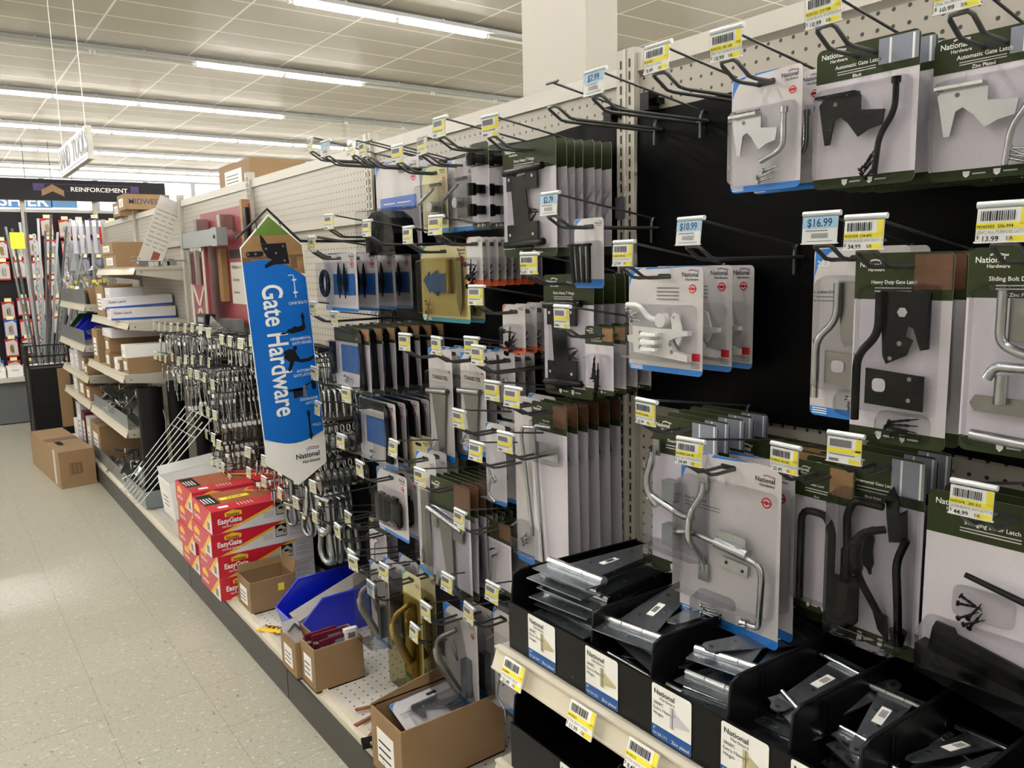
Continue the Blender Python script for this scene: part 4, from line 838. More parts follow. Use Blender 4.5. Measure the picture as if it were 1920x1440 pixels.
b.rect(-.002, -.564, .06, -.556, -.0034, 'ink').poly([(.012, -.556), (.046, -.556), (.044, -.584), (.014, -.588)], -.0034, 'ink').poly([(.046, -.548), (.056, -.546), (.058, -.585), (.05, -.59)], -.0036, 'ink_grey').poly([(.055, -.553), (.08, -.545), (.08, -.541), (.055, -.548)], -.0034, 'ink').poly(rr(.077, -.567, .092, -.532, .005), -.0034, 'ink')
b.poly([(.05, -.64), (.056, -.632), (.062, -.64), (.059, -.66), (.059, -.7), (.063, -.72), (.056, -.735), (.05, -.72), (.053, -.7), (.053, -.66)], -.0034, 'ink')
b.build('printed_pictures', parent=t)

# ---------------------------------------------------------------- cartons and boxes
def carton(label, x0, x1, y0, y1, z0, z1, m='kraft', open_=False, cat='box', group=None, rz=0, ry=0, rx=0, patch=True, name='carton', flaps=True, wall=.004, band=None, text=None):
    """closed: front (-y) and end (-x) faces show; x0..y1 are the footprint"""
    cx, cy = (x0+x1)/2, (y0+y1)/2; W, D, H = x1-x0, y1-y0, z1-z0
    t = thing(name, label, cat, (cx, cy, z0), rz, group, rx=rx, ry=ry)
    b = MB()
    if not open_: b.box((0, 0, H/2), (W, D, H), m)
    else:
        b.box((0, 0, wall/2), (W, D, wall), m)
        for (px, py, dx, dy) in ((0, -D/2+wall/2, W, wall), (0, D/2-wall/2, W, wall), (-W/2+wall/2, 0, wall, D-2*wall), (W/2-wall/2, 0, wall, D-2*wall)): b.box((px, py, H/2), (dx, dy, H), m)
    if band: b.rect(-W/2, 0, W/2, H*.16, -D/2-.0006, band)
    b.build('body', parent=t)
    if not open_ and m in ('kraft', 'white', 'offwhite', 'card_lav'):
        MB().box((0, 0, H+.0006), (W*.96, D*.12, .001), 'kraft_dk' if m == 'kraft' else 'paper').build('tape', parent=t)
    if open_ and flaps:
        MB().box((0, D/2+.0, H+D*.09), (W*.96, .003, D*.2), m, rx=-.25).build('flap', parent=t)
        MB().box((W/2, 0, H+.02), (.003, D*.9, .05), m, ry=.25).build('flap', parent=t)
    if patch:
        p = MB(); p.rect(-D*.3, H*.2, D*.25, H*.75, -.0006, 'paper')
        for i in range(3): p.rect(-D*.25, H*(.3+.12*i), D*.15, H*(.33+.12*i), -.0012, 'ink')
        p.build('shipping_label', parent=t, loc=(-W/2, 0, 0), rz=FACE)
    if text:
        MB().text(text[0], W*text[1], H*text[2], text[3], -.0008, text[4], 'c', bold=.01).build('printed_name', parent=t, loc=(0, -D/2, 0))
    return t
# red easy gate boxes
def gatebox(label, x, y, z, rz, grp='red gate kit boxes stacked on the deck'):
    t = thing('gate_kit_box', label, 'box', (x, y, z), rz, grp); W, D, H = .395, .275, .0915
    MB().box((0, 0, H/2), (W, D, H), 'box_white').box((0, .001, H+.0002), (W, D, .0006), 'box_red').build('box', parent=t)
    b = MB(); f = -.0006; X = -W/2
    b.rect(X, 0, X+W, H, f, 'box_white').poly([(X, 0), (X, H), (X+W*.78, H), (X+W*.1, 0)], f-.0003, 'box_red').poly([(X+W*.74, H), (X+W*.83, H), (X+W*.16, 0), (X+W*.08, 0)], f-.0005, 'box_yellow')
    b.poly([(X+W*.13, H*.68), (X+W*.13, H*.86), (X+W*.21, H*.96), (X+W*.3, H*.86), (X+W*.3, H*.68)], f-.0006, 'box_yellow').text('Homax', X+W*.215, H*.7, .017, f-.0009, 'ink', 'c', bold=.02)
    b.text('EasyGate', X+W*.055, H*.4, .03, f-.0009, 'paper', 'l', bold=.03, sx=.86).text('NO-SAG GATE KIT', X+W*.1, H*.22, .0105, f-.0009, 'paper', 'l', bold=.02, sx=.9)
    b.rect(X+W*.65, H*.3, X+W*.77, H*.88, f-.0006, 'ink').poly([(X+W*.655, H*.34), (X+W*.655, H*.66), (X+W*.71, H*.84), (X+W*.765, H*.66), (X+W*.765, H*.34)], f-.0008, 'offwhite').rect(X+W*.68, H*.55, X+W*.725, H*.66, f-.001, 'ink').rect(X+W*.73, H*.45, X+W*.76, H*.62, f-.001, 'photo_tan')
    for i in range(10):
        if i not in (3, 7): b.rect(X+W*.8, H*(.9-.07*i), X+W*(.96-.02*(i % 3)), H*(.915-.07*i), f-.0006, 'ink_grey')
    for i in range(4): b.rect(X+W*.52, H*(.5-.07*i), X+W*.62, H*(.515-.07*i), f-.0006, 'ink_grey')
    b.build('side_print', parent=t, loc=(0, -D/2, 0))
    b = MB(); X = -D/2
    b.rect(X, 0, X+D, H, f, 'box_white').poly([(X, H), (X+D, H), (X+D, H*.88), (X+D*.45, H*.5), (X, H*.22)] if False else [(X, 0), (X, H), (X+D*.95, H), (X+D*.5, 0)], f-.0003, 'box_red').poly([(X+D*.5, 0), (X+D*.62, 0), (X+D, H*.85), (X+D, H), (X+D*.95, H)], f-.0005, 'box_yellow')
    b.poly([(X+D*.12, H*.55), (X+D*.12, H*.75), (X+D*.26, H*.92), (X+D*.42, H*.75), (X+D*.42, H*.55)], f-.0006, 'box_yellow').text('EasyGate', X+D*.27, H*.25, .024, f-.0008, 'paper', 'c', bold=.02)
    b.rect(X+D*.78, H*.12, X+D*.9, H*.45, f-.0006, 'photo_tan').build('end_print', parent=t, loc=(-W/2, 0, 0), rz=FACE)
    b = MB(); X = -W/2
    b.rect(X+W*.0, D*.0, X+W, D, f, 'box_red').rect(X+W*.02, D*.3, X+W*.66, D, f-.0003, 'box_photo').rect(X+W*.02, D*.35, X+W*.17, D*.95, f-.0005, 'ink').poly([(X+W*.6, D), (X+W*.5, D*.82), (X+W*.98, D*.24), (X+W, D*.24), (X+W, D*.35)], f-.0006, 'box_yellow').poly([(X+W*.62, D), (X+W*.54, D*.84), (X+W, D*.38), (X+W, D)], f-.0007, 'box_red')
    for i in range(4): b.rect(X+W*(.03+.03*i), D*.45, X+W*(.042+.03*i), D*.75, f-.0009, 'paper')
    for i in range(5): b.rect(X+W*(.3+.035*i), D*.1, X+W*(.31+.035*i), D*.25, f-.0009, 'paper')
    b.rect(X+W*.1, D*.1, X+W*.2, D*.2, f-.0009, 'paper').text('EasyGate', X+W*.76, D*.8, .024, f-.001, 'paper', 'c', bold=.02, rot=-.5)
    o = b.build('top_print', parent=t); o.rotation_euler = (-PI/2, 0, 0); o.location = (0, -D/2, H+.0004)
    return t
gb = None
tiers = ['bottom', 'second', 'third', 'top']
for ci, (y, nm_) in enumerate(((3.262, 'near'), (3.60, 'far'))):
    for k in range(4):
        lab = '%s red and white gate kit box in the %s stack' % (tiers[k], nm_)
        ox = (.0, .0, -.02, -.012)[k] if ci == 0 else (.012, .0, .008, .004)[k]
        loc = (1.022+ox, y, .1362+k*.0932); rz = (0, .0, .0, .0)[k]
        if gb is None: gb = gatebox(lab, *loc, rz)
        else: dup(gb, loc, (0, 0, rz), lab, 'red gate kit boxes stacked on the deck')
o = MB().rect(-.06, -.02, .06, .02, 0, 'tag_yellow').text('7ZGE', .0, -.01, .026, -.0005, 'ink', 'c', bold=.01).build('price_sticker', loc=(.95, 3.28, .5104)); o.rotation_euler = (-PI/2, 0, .05); tag(o, 'yellow handwritten sticker on the top red gate kit box', 'sticker')

# small cartons on the deck
c = carton('open brown carton with a yellow square sticker before the red boxes', .878, 1.06, 2.92, 3.07, .136, .262, 'kraft', True)
MB().rect(-.012, .07, .012, .1, -.0008, 'tag_yellow').build('sticker', parent=c, loc=(.03, -.075, 0))
c = carton('small open carton of silver latches left of the maroon card carton', .832, .905, 2.34, 2.47, .136, .262, 'kraft', True, flaps=False)
c = carton('brown open carton holding maroon printed packs', .848, 1.012, 2.225, 2.335, .136, .278, 'kraft', True, flaps=False)
for i, (dx, rz, h) in enumerate(((-.045, .1, .175), (.0, -.05, .18), (.04, .12, .17))):
    t = thing('maroon_pack', 'maroon printed pack standing %s in the open brown carton' % ('at the back', 'in the middle', 'at the near side')[i], 'pack', (.925+dx*.3, 2.305-.03*i, .145), rz*.4, 'maroon packs in the carton', rx=-.12)
    MB().box((0, 0, h*.42), (.11, .012, h*.84), 'maroon').build('sleeve', parent=t)
    MB().text('National', -.03, h*.68, .014, -.0072, 'paper', 'c', bold=.01).rect(-.005, h*.55, .04, h*.78, -.0068, 'photo_grey').rect(-.05, h*.5, .05, h*.52, -.0068, 'paper').build('front_print', parent=t)
t = thing('white_pack', 'white folded pack standing in the maroon pack carton', 'pack', (.985, 2.245, .15), -.1, rx=-.1); MB().box((0, 0, .075), (.045, .02, .15), 'white').build('sleeve', parent=t); MB().rect(-.012, .12, .012, .138, -.0105, 'ink_grey').build('print', parent=t)
t = thing('latch_pack', 'silver latch blister leaning in the smallest carton', 'pack', (.868, 2.41, .2), .2, rx=-.5); MB().box((0, 0, .05), (.06, .003, .11), 'card_grey').build('card', parent=t); MB().tube([(-.02, -.01, .07), (.01, -.01, .085), (.025, -.01, .06)], .005, 'zinc').build('latch_bar', parent=t)
# big near carton
c = carton('large open brown carton holding a blue cornered latch card at the deck edge', .825, 1.135, 1.625, 1.79, .136, .31, 'kraft', True, flaps=False)
MB().prism([(-.155, .17), (-.155, .178), (-.02, .2), (.1, .215), (.155, .19), (.155, .17)], .0785, .0815, 'kraft').build('flap', parent=c)
MB().text('TTT TTE', -.02, .03, .012, -.0008, 'kraft_dk', 'c', bold=.01, rot=-1.2).build('faint_print', parent=c, loc=(-.155, 0, 0), rz=FACE)
t = thing('handle_latch_card', 'blue cornered card with a zinc handle lying in the large carton', 'hardware card', (.995, 1.768, .292), .06, rx=-1.2)
board('blue', .25, .13, 'Door/Gate Latch', '').build('card', parent=t); hdw('auto_silver', .2, .125, t)
# loose clutter on the deck
for i, (x, y, rz, l) in enumerate(((.9, 1.93, .7, 'nearest'), (.905, 1.99, .25, 'middle'), (.94, 2.04, -.2, 'farthest'))):
    o = MB().box((0, 0, .004+i*.003), (.09, .014, .003), 'kraft_red', ry=.03).box((.0, 0, .006+i*.003), (.07, .006, .002), 'photo_tan').build('leather_strap', loc=(x, y, .136), rz=rz); tag(o, '%s brown strap lying beside the large carton' % l, 'strap', 'brown straps on the deck')
t = thing('door_pull', 'chrome curved door pull lying on a white card beside the large carton', 'door pull', (.95, 1.93, .137), .4)
MB().box((0, 0, .001), (.1, .08, .002), 'card_grey').build('card', parent=t); MB().tube(arcpath([(-.04, -.01, .006), (-.035, .02, .03), (.02, .025, .034), (.04, -.005, .006)], .02), .007, 'zinc_dark').build('handle', parent=t)
t = thing('strap_bundle', 'dark strap bundle with a chrome end at the deck edge', 'hardware', (.885, 1.87, .137), -.3); MB().box((0, 0, .008), (.1, .035, .014), 'black_satin').build('strap', parent=t); MB().tube([(-.03, -.02, .016), (.03, -.02, .016)], .006, 'zinc').build('buckle_bar', parent=t)
for i in range(5):
    o = MB().box((0, 0, .002), (.05, .03, .003), 'box_yellow').box((.01, 0, .004), (.02, .02, .002), 'zinc').build('yellow_card', loc=(.875+.012*i, 2.78-.025*i, .137+i*.003), rz=.4+.3*i); tag(o, '%s yellow backed card scattered before the blue bin' % ORDL[i], 'hardware card', 'yellow cards before the blue bin')
# blue bin
def bin_(label, x0, x1, y0, y1, z0, H, m, rz=0):
    t = thing('hopper_bin', label, 'bin', (x0, (y0+y1)/2, z0), rz); W = x1-x0; D = y1-y0; b = MB()
    prof = [(0, .0), (W, 0), (W, H), (W*.22, H), (-.02, H*.42)]
    for s_ in (-1, 1):
        y = s_*D/2; b.prism(prof, y-.002, y+.002, m)
        b.tube([(-.02, y, H*.42), (W*.22, y, H), (W, y, H)], .0045, m, n=6)
    b.box((W/2, 0, .002), (W, D, .004), m).box((W, 0, H/2), (.004, D, H), m).box((-.01, 0, H*.2), (.004, D, H*.44), m, ry=-.27).tube([(-.02, -D/2, H*.42), (-.02, D/2, H*.42)], .0045, m, n=6)
    b.build('bin_body', parent=t); MB().rect(W*.66, H*.2, W*.8, H*.85, -D/2-.0028, 'mid_blue').build('front_rib', parent=t); return t
bin_('bright blue plastic hopper bin on the deck beside the red boxes', .95, 1.27, 2.56, 2.79, .1365, .15, 'bin_blue')
t = thing('wrapped_strip_pack', 'long clear wrapped white pack lying in the bright blue bin', 'pack', (1.13, 2.68, .2), 0, ry=-.32)
MB().box((0, 0, .03), (.34, .09, .035), 'offwhite').build('strips', parent=t); MB().box((-.005, 0, .03), (.37, .1, .045), 'bag').build('clear_wrap', parent=t)
o = MB().box((0, 0, 0), (.045, .09, .002), 'paper').box((0, 0, .0015), (.012, .07, .001), 'tag_yellow').build('edge_price_tag', loc=(.868, 2.44, .147), rz=0); tag(o, 'yellow price tag on the deck edge beside the small cartons', 'price tag')

# ---------------------------------------------------------------- black divider trays with T hinges
def that(s, m='zinc_dark', stick=False):
    """flat T hinge lying; local z up; strap along -y -> +y"""
    b = MB()
    return b
def lay(b, pts, z0, z1, m):
    n = len(pts); a = sum(pts[i][0]*pts[(i+1) % n][1]-pts[(i+1) % n][0]*pts[i][1] for i in range(n))
    if a < 0: pts = pts[::-1]
    b.add([(x, y, z1) for x, y in pts], [tuple(range(n))], m); b.add([(x, y, z0) for x, y in pts], [tuple(range(n))[::-1]], m)
    b.add([(x, y, z0) for x, y in pts]+[(x, y, z1) for x, y in pts], [(i, (i+1) % n, (i+1) % n+n, i+n) for i in range(n)], m); return b
def t_hinge(s, label, loc, rz, rx=0, ry=0, stick=False, group=None, m='zinc_dark'):
    t = thing('tee_hardware', label, 'hinge', loc, rz, group, rx=rx, ry=ry)
    b = lay(MB(), [(-.03*s, 0), (.03*s, 0), (.012*s, .19*s), (.006*s, .2*s), (-.006*s, .2*s), (-.012*s, .19*s)], 0, .0022, m)
    for k, (x, y) in enumerate(((-.013, .035), (.013, .06), (-.006, .1), (.005, .14), (0, .188))): lay(b, [(x*s+.0034*math.cos(a*PI/4), y*s+.0034*math.sin(a*PI/4)) for a in range(8)], .0021, .0026, 'steel' if k % 2 else 'dark')
    b.build('strap', parent=t)
    b = lay(MB(), [(-.05*s, -.03*s), (.05*s, -.03*s), (.05*s, -.004), (-.05*s, -.004)], 0, .0022, m)
    for x in (-.035, 0, .035): lay(b, [(x*s+.0034*math.cos(a*PI/4), -.018*s+.0034*math.sin(a*PI/4)) for a in range(8)], .0021, .0026, 'steel')
    b.build('butt_plate', parent=t)
    MB().tube([(-.05*s, -.002, .005), (-.017*s, -.002, .005)], .0058*s, 'zinc', n=10).tube([(-.016*s, -.002, .005), (.016*s, -.002, .005)], .0058*s, 'zinc', n=10).tube([(.017*s, -.002, .005), (.05*s, -.002, .005)], .0058*s, 'zinc', n=10).build('barrel', parent=t)
    if stick:
        b = lay(MB(), [(-.007, .04*s), (.007, .04*s), (.007, .04*s+.045), (-.007, .04*s+.045)], .0026, .003, 'paper'); 
        for i in range(5): lay(b, [(-.005, .05*s+.004*i), (.004, .05*s+.004*i), (.004, .052*s+.004*i), (-.005, .052*s+.004*i)], .003, .0033, 'ink')
        b.build('barcode_sticker', parent=t)
    return t
ZT = .672
def tray(label, y1, bays, z, xf=.885, xb=1.245, names=None, sizes=None):
    t = thing('divider_tray', label, 'tray', (xf, y1, z)); Wd = xb-xf; Lg = bays[-1]
    # local x depth, y negative along the aisle towards the camera
    MB().box((.0, -Lg/2, .048), (.004, Lg, .097), 'plastic_black').build('front_panel', parent=t)
    MB().box((Wd/2, -Lg/2, .002), (Wd, Lg, .004), 'plastic_black').build('tray_floor', parent=t)
    MB().box((Wd, -Lg/2, .07), (.004, Lg, .14), 'plastic_black').build('back_panel', parent=t)
    for i, yy in enumerate([0]+bays):
        b = MB(); prof = [(.004, 0), (Wd, 0), (Wd, .142), (.03, .156), (.012, .15), (.006, .1)]
        b.prism(prof, -yy-.0018, -yy+.0018, 'plastic_black').tube([(.007, -yy, .1), (.012, -yy, .15), (.03, -yy, .156), (Wd, -yy, .142)], .0028, 'plastic_black', n=6)
        for zz in (.03, .04, .05): b.box((Wd*.55, -yy-.0025, zz), (Wd*.7, .002, .003), 'plastic_black')
        b.box((Wd*.22, -yy-.003, .074), (.004, .003, .14), 'plastic_black').box((Wd*.22+.012, -yy-.0025, .074), (.003, .002, .13), 'plastic_black')
        b.build('divider', parent=t)
    return t
bays = [.24, .385, .54, .645, .745, .86, 1.0]
tr = tray('black divider tray of loose T hinges on the upper price rail shelf', 1.237, bays, ZT)
def label_card(parent, yy, size, code, m, zinc=True):
    b = MB(); b.poly(rr(-.034, 0, .034, .078, .004), -.0008, 'paper').poly([(-.034, .018), (.034, .018), (.034, .003), (.031, 0), (-.031, 0), (-.034, .003)], -.0012, 'deep_blue')
    b.text('National', -.03, .064, .0105, -.0014, 'ink', 'l', bold=.012).text('Hardware', -.02, .0575, .0065, -.0014, 'ink', 'l')
    for i, s_ in enumerate(('286BC', 'Extra Heavy T', 'Hinges')): b.text(s_, -.031, .049-.0075*i, .0066, -.0014, 'ink', 'l')
    b.text(size, -.031, .0115, .006, -.0016, 'paper', 'l').text(code, -.031, .004, .0062, -.0016, 'paper', 'l').text('Zinc plated', .031, .004, .0066, -.0016, 'paper', 'r', bold=.01)
    b.poly([(-.002, .055), (.006, .055), (.006, .025), (-.002, .025)], -.0014, m).poly([(.006, .05), (.031, .038), (.031, .035), (.006, .03)], -.0014, m).rect(.002, .025, .0035, .055, -.0018, 'ink_grey')
    o = b.build('product_label', parent=parent, loc=(-.0025, -yy, .003), rz=FACE); o.scale = (1.22, 1, 1.18)
for yy, sz, code, m in ((.107, '10"', 'N128-999', 'cream_card'), (.275, '8"', 'N129-221', 'cream_card'), (.437, '6"', 'N129-171', 'card_lav'), (.577, '5"', 'N129-130', 'cream_card'), (.695, '4"', 'N129-080', 'cream_card'), (.81, '3"', 'N129-020', 'cream_card')):
    label_card(tr, yy+.0, sz, code, m)
RH = random.Random(3)
spots = []
cy = [1.237-.12, 1.237-.312, 1.237-.462, 1.237-.592, 1.237-.695, 1.237-.8]
bay = ['first', 'second', 'third', 'fourth', 'fifth', 'sixth']
for k, y in enumerate(cy):
    s = (1.6, 1.3, 1.15, .9, .8, .75)[k]; n = (10, 8, 8, 7, 7, 6)[k]
    for i in range(n):
        if k == 0:
            x = .925+.012*(i % 2); rz = -PI/2+RH.uniform(-.1, .1); z = ZT+.012+.0175*i; loc = (x+.03, y+RH.uniform(-.012, .012), z); ry = -.04; rx = 0
            if i < 2: loc = (x+.01, y, z)
        else:
            x = RH.uniform(.935, .985)+(0 if i % 2 else .19*s); rz = (-PI/2 if i % 2 else PI/2)+RH.uniform(-.3, .3); z = ZT+.045+.0115*i; loc = (x, y+RH.uniform(-.02, .02), z); rx = RH.uniform(-.1, .16); ry = RH.uniform(-.25, .25)
        t_hinge(s, '%s zinc T hinge up in the %s bay of the black tray' % (ORDL[i], bay[k]), loc, rz, rx=rx, ry=ry, stick=(i >= n-2), group='loose T hinges in the black tray')
# bolts in the last bay
for i in range(4):
    o = MB().tube([(-.04, 0, 0), (.03, 0, 0)], .008, 'steel').tube([(.03, 0, 0), (.042, 0, 0)], .015, 'zinc', n=6).tube([(-.015, 0, 0), (-.005, 0, 0)], .013, 'zinc', n=6).build('coarse_bolt', loc=(.93+.02*i, .44-.012*i, ZT+.03+.012*i), rz=.5+.2*i); tag(o, '%s thick zinc bolt in the fifth bay of the black tray' % ORDL[i], 'bolt', 'thick bolts in the black tray')
# upper tray shelf with price rail
def shelf(label, y0, y1, xf, z, fence=None, tags=(), xb=1.243, taglist=False):
    t = thing('shelf', label, 'shelf', (xf, y0, z)); L = y1-y0; D = xb-xf
    MB().box((D/2, L/2, -.012), (D, L-.004, .022), 'cream_metal').build('shelf_plate', parent=t)
    MB().box((-.006, L/2, -.022), (.003, L-.004, .042), 'rail_cream', ry=.35).box((.0, L/2, -.001), (.014, L-.004, .004), 'rail_cream').box((-.012, L/2, -.042), (.01, L-.004, .004), 'rail_cream').build('price_rail', parent=t)
    for e_ in (.004, L-.004): MB().prism([(0.0, -.045), (D, -.085), (D, -.022), (0.0, -.022)], e_-.0015, e_+.0015, 'cream_metal').disc(.03, -.03, .004, e_-.003, 'dark').build('bracket', parent=t)
    if fence:
        f0, f1, fh, fm = fence; MB().box((.004, (f0+f1)/2-y0, fh/2), (.003, f1-f0, fh), fm).build('fence', parent=t)
    for (ty, st, pr, cd_) in tags:
        o = child('price_tag', getmesh(('tg', st, pr, cd_, True), lambda: tagmesh(st, pr, cd_, 'EXTRA HEAVY HINGE', True), 'price_tag'), t, (-.02, ty-y0, .006), (-.3, .0, FACE)); o.scale = (1.3, 1.2, 1.3)
    return t
def tagg(): pass
shelf('cream shelf with yellow price tags under the upper black tray', .1, 1.262, .868, .67, tags=((1.17, 'yellow', '21.49', 'N128999'), (.97, 'yellow', '11.99', 'N129221'), (.825, 'yellow', '8.49', 'N129171'), (.69, 'yellow', '7.49', 'N129130')))
shelf('cream shelf under the lower black tray', .1, 1.262, .86, .42)
tr2 = tray('lower black divider tray, mostly in shadow', 1.22, [.3, .5, .7, .9], .422, xf=.87)
label_card(tr2, .2, '8"', 'N129-300', 'cream_card')

# ---------------------------------------------------------------- far shelves with boxes
YD, YE, YF_ = Y_0+3*SEC, Y_0+4*SEC, Y_0+5*SEC
shelf('highest cream shelf, with brown boxes and a leaning white sheet', YD+.01, YE-.01, .985, 1.475)
shelf('cream shelf under the long white and blue latch boxes', YD+.01, YE-.01, .925, 1.165)
shelf('cream shelf of mixed brown and white boxes', YD+.01, YE-.01, .876, .865)
shelf('low cream shelf behind a wire fence of metal brackets', YD+.01, YE-.01, .865, .545, fence=(YD+.02, YE-.1, .085, 'galv'))
shelf('upper end shelf with a dark fence and plastic bags', YE+.01, YF_-.01, .89, 1.235, fence=(YE+.03, YF_-.03, .1, 'shelf_grey'))
shelf('end shelf with a dark fence below the bags', YE+.01, YF_-.01, .862, .955, fence=(YE+.03, YF_-.03, .1, 'shelf_grey'))
shelf('end shelf of small grey and brown boxes', YE+.01, YF_-.01, .865, .735)
shelf('lowest end shelf of brown boxes', YE+.01, YF_-.01, .862, .55)
o = MB().box((0, .68, .05), (.003, 1.3, .1), 'galv').build('deck_fence', loc=(.872, YD+.03, .137)); tag(o, 'grey metal fence along the deck edge by the floor box', 'fence')
BX = [
 ('long white and blue latch box lying lowest on its shelf', .88, 1.245, 5.2, 5.32, 1.166, 1.235, 'box_white', 'mid_blue', 0),
 ('long white and blue latch box tilted on top of another', .862, 1.245, 5.25, 5.37, 1.24, 1.30, 'box_white', 'mid_blue', -.035),
 ('small white box behind the tilted latch box', .93, 1.12, 5.45, 5.62, 1.25, 1.352, 'box_white', None, 0),
 ('tall brown box at the end of the latch box shelf', .935, 1.0, 5.72, 6.0, 1.166, 1.36, 'kraft', None, 0),
 ('brown box lower of two on the highest shelf', .99, 1.19, 5.5, 5.9, 1.476, 1.562, 'kraft', None, 0),
 ('brown box upper of two on the highest shelf', .985, 1.2, 5.55, 5.95, 1.563, 1.636, 'kraft', None, 0),
 ('tall narrow brown box with a yellow label on the mixed shelf', .88, .925, 5.76, 5.95, .866, 1.08, 'kraft', None, 0),
 ('long brown box low on the mixed shelf', .885, 1.2, 5.4, 5.55, .866, .962, 'kraft', None, 0),
 ('long brown box stacked second on the mixed shelf', .885, 1.22, 5.38, 5.52, .963, 1.05, 'kraft', None, 0),
 ('flat mauve printed box on top of the mixed shelf stack', .888, 1.2, 5.3, 5.6, 1.051, 1.10, 'card_lav', None, .02),
 ('small white box between brown ones on the mixed shelf', .89, .96, 5.2, 5.3, .866, .94, 'white', None, 0),
 ('brown box beside the small white box', .97, 1.2, 5.18, 5.32, .866, .985, 'kraft', None, 0),
 ('white lidded box on the near corner of the mixed shelf', .9, 1.16, 4.99, 5.1, .956, 1.03, 'white', None, 0),
 ('brown box under the white lidded box', .905, 1.2, 4.97, 5.12, .866, .955, 'kraft', None, 0),
 ('light cube box behind the white lidded box', .89, .95, 5.13, 5.19, .866, .93, 'kraft', None, 0),
 ('grey lavender box tallest on the small box shelf', .872, 1.1, 6.62, 6.8, .737, .89, 'card_lav', None, 0),
 ('second grey lavender box on the small box shelf', .872, 1.1, 6.82, 7.05, .737, .87, 'card_lav', None, 0),
 ('brown box standing on the small box shelf', .885, 1.1, 6.42, 6.58, .737, .84, 'kraft', None, 0),
 ('short brown box at the near corner of the small box shelf', .875, 1.08, 6.26, 6.4, .737, .81, 'kraft', None, 0),
 ('yellow labelled wrapped box on the lowest end shelf', .868, 1.1, 6.75, 6.95, .552, .69, 'offwhite', None, 0),
 ('brown box on the lowest end shelf', .87, 1.1, 6.45, 6.7, .552, .675, 'kraft', None, 0),
 ('shorter brown box near the fence on the lowest end shelf', .875, 1.1, 6.25, 6.42, .552, .645, 'kraft', None, 0),
 ('white box low on the deck behind the floor box', .87, 1.1, 7.0, 7.2, .137, .30, 'white', None, 0),
 ('maroon and white box on the deck behind the floor box', .87, 1.12, 6.6, 6.75, .137, .42, 'maroon', None, 0),
 ('yellow topped box on the deck behind the floor box', .87, 1.12, 6.78, 6.98, .137, .46, 'card_lav', None, 0),
 ('white printed box on the deck behind the floor box', .875, 1.12, 6.4, 6.58, .137, .40, 'offwhite', None, 0),
 ('large brown box on the deck behind the bracket tray', .875, 1.15, 6.02, 6.36, .137, .40, 'kraft', None, 0),
]
for (lab, x0, x1, y0, y1, z0, z1, m, band, ry) in BX:
    carton(lab, x0, x1, y0, y1, z0, z1, m, band=band, ry=ry, text=('Gate Latch', -.32, .5, .022, 'ink') if band else None)
carton('brown box lettered MIDWEST on top of the gondola end', 1.17, 1.46, 6.0, 6.25, 1.873, 1.975, 'kraft', text=('MIDWEST', -.04, .35, .05, 'navy'))
carton('plain brown box on top of the gondola under the lettered box', 1.2, 1.45, 6.35, 6.6, 1.85, 1.95, 'kraft')
carton('long brown box on top of the gondola behind the pegboard', 1.36, 1.65, 4.0, 4.5, 1.85, 1.99, 'kraft')
# white printed sheet leaning on the top shelf
t = thing('price_chart', 'tall white printed sheet with a pink block leaning on the highest shelf', 'sheet', (1.07, 4.99, 1.49), 0, ry=.40)
b = MB().box((0, 0, .19), (.13, .003, .42), 'offwhite').rect(-.062, .36, .062, .395, -.0022, 'card_grey')
for i in range(9):
    for j in range(3): b.rect(-.055+.04*j, .1+.027*i, -.03+.04*j+.006*(i % 3), .104+.027*i, -.0022, 'ink_grey')
b.rect(0, .02, .04, .08, -.0024, 'kraft_red').build('sheet', parent=t)
t = thing('bracket_pile', 'low pile of zinc brackets on the highest shelf', 'hardware', (1.1, 5.0, 1.478))
for i in range(5): MB().box((-.06+.04*i, .02*(i % 2), .014), (.05, .04, .026), 'zinc', rz=.4*i).box((-.06+.04*i, .02, .03), (.03, .02, .02), 'zinc_dark', rz=.9*i).build('bracket_piece', parent=t)
t = thing('hook_rod', 'long bare grey rod of small hooks above the highest shelf', 'rod', (1.25, 4.88, 1.505)); MB().tube([(0, 0, 0), (-.3, 0, .002)], .004, 'steel').build('rod', parent=t)
for i in range(5): MB().tube([(-.3+.012*i, -.01, 0), (-.3+.012*i, -.012, .02), (-.3+.012*i, -.016, .024)], .002, 'zinc', n=5).build('hook_tip', parent=t)
# plastic bags on the end shelves
def bag(label, loc, d, seed, m='bag'):
    r = random.Random(seed); b = MB(); n, k = 12, 8; vs = []
    for i in range(k+1):
        th = PI*i/k
        for j in range(n):
            ph = 2*PI*j/n; q = 1+r.uniform(-.2, .2); vs.append((d[0]/2*math.sin(th)*math.cos(ph)*q, d[1]/2*math.sin(th)*math.sin(ph)*q, d[2]/2+d[2]/2*math.cos(th)*(q*.9)))
    fs = [(i*n+j, i*n+(j+1) % n, (i+1)*n+(j+1) % n, (i+1)*n+j) for i in range(k) for j in range(n)]
    b.add(vs, fs, m); t = thing('plastic_bag', label, 'bag', loc); b.build('bag_film', parent=t)
    q = MB()
    for i in range(10): q.box((r.uniform(-.3, .3)*d[0], r.uniform(-.3, .3)*d[1], d[2]*r.uniform(.12, .6)), (.03, .025, .02), r.choice(['offwhite', 'tag_yellow', 'zinc', 'offwhite']), rz=i, rx=i*.7)
    q.build('contents', parent=t); return t
bag('clear plastic bag of parts bulging over the end shelf fence', (.97, 7.0, 1.27), (.22, .34, .2), 4)
bag('taller clear bag with yellow slips on the end shelf', (1.08, 6.72, 1.25), (.22, .26, .26), 8)
bag('clear bag of small parts behind the second dark fence', (1.0, 6.35, .96), (.18, .25, .12), 9)
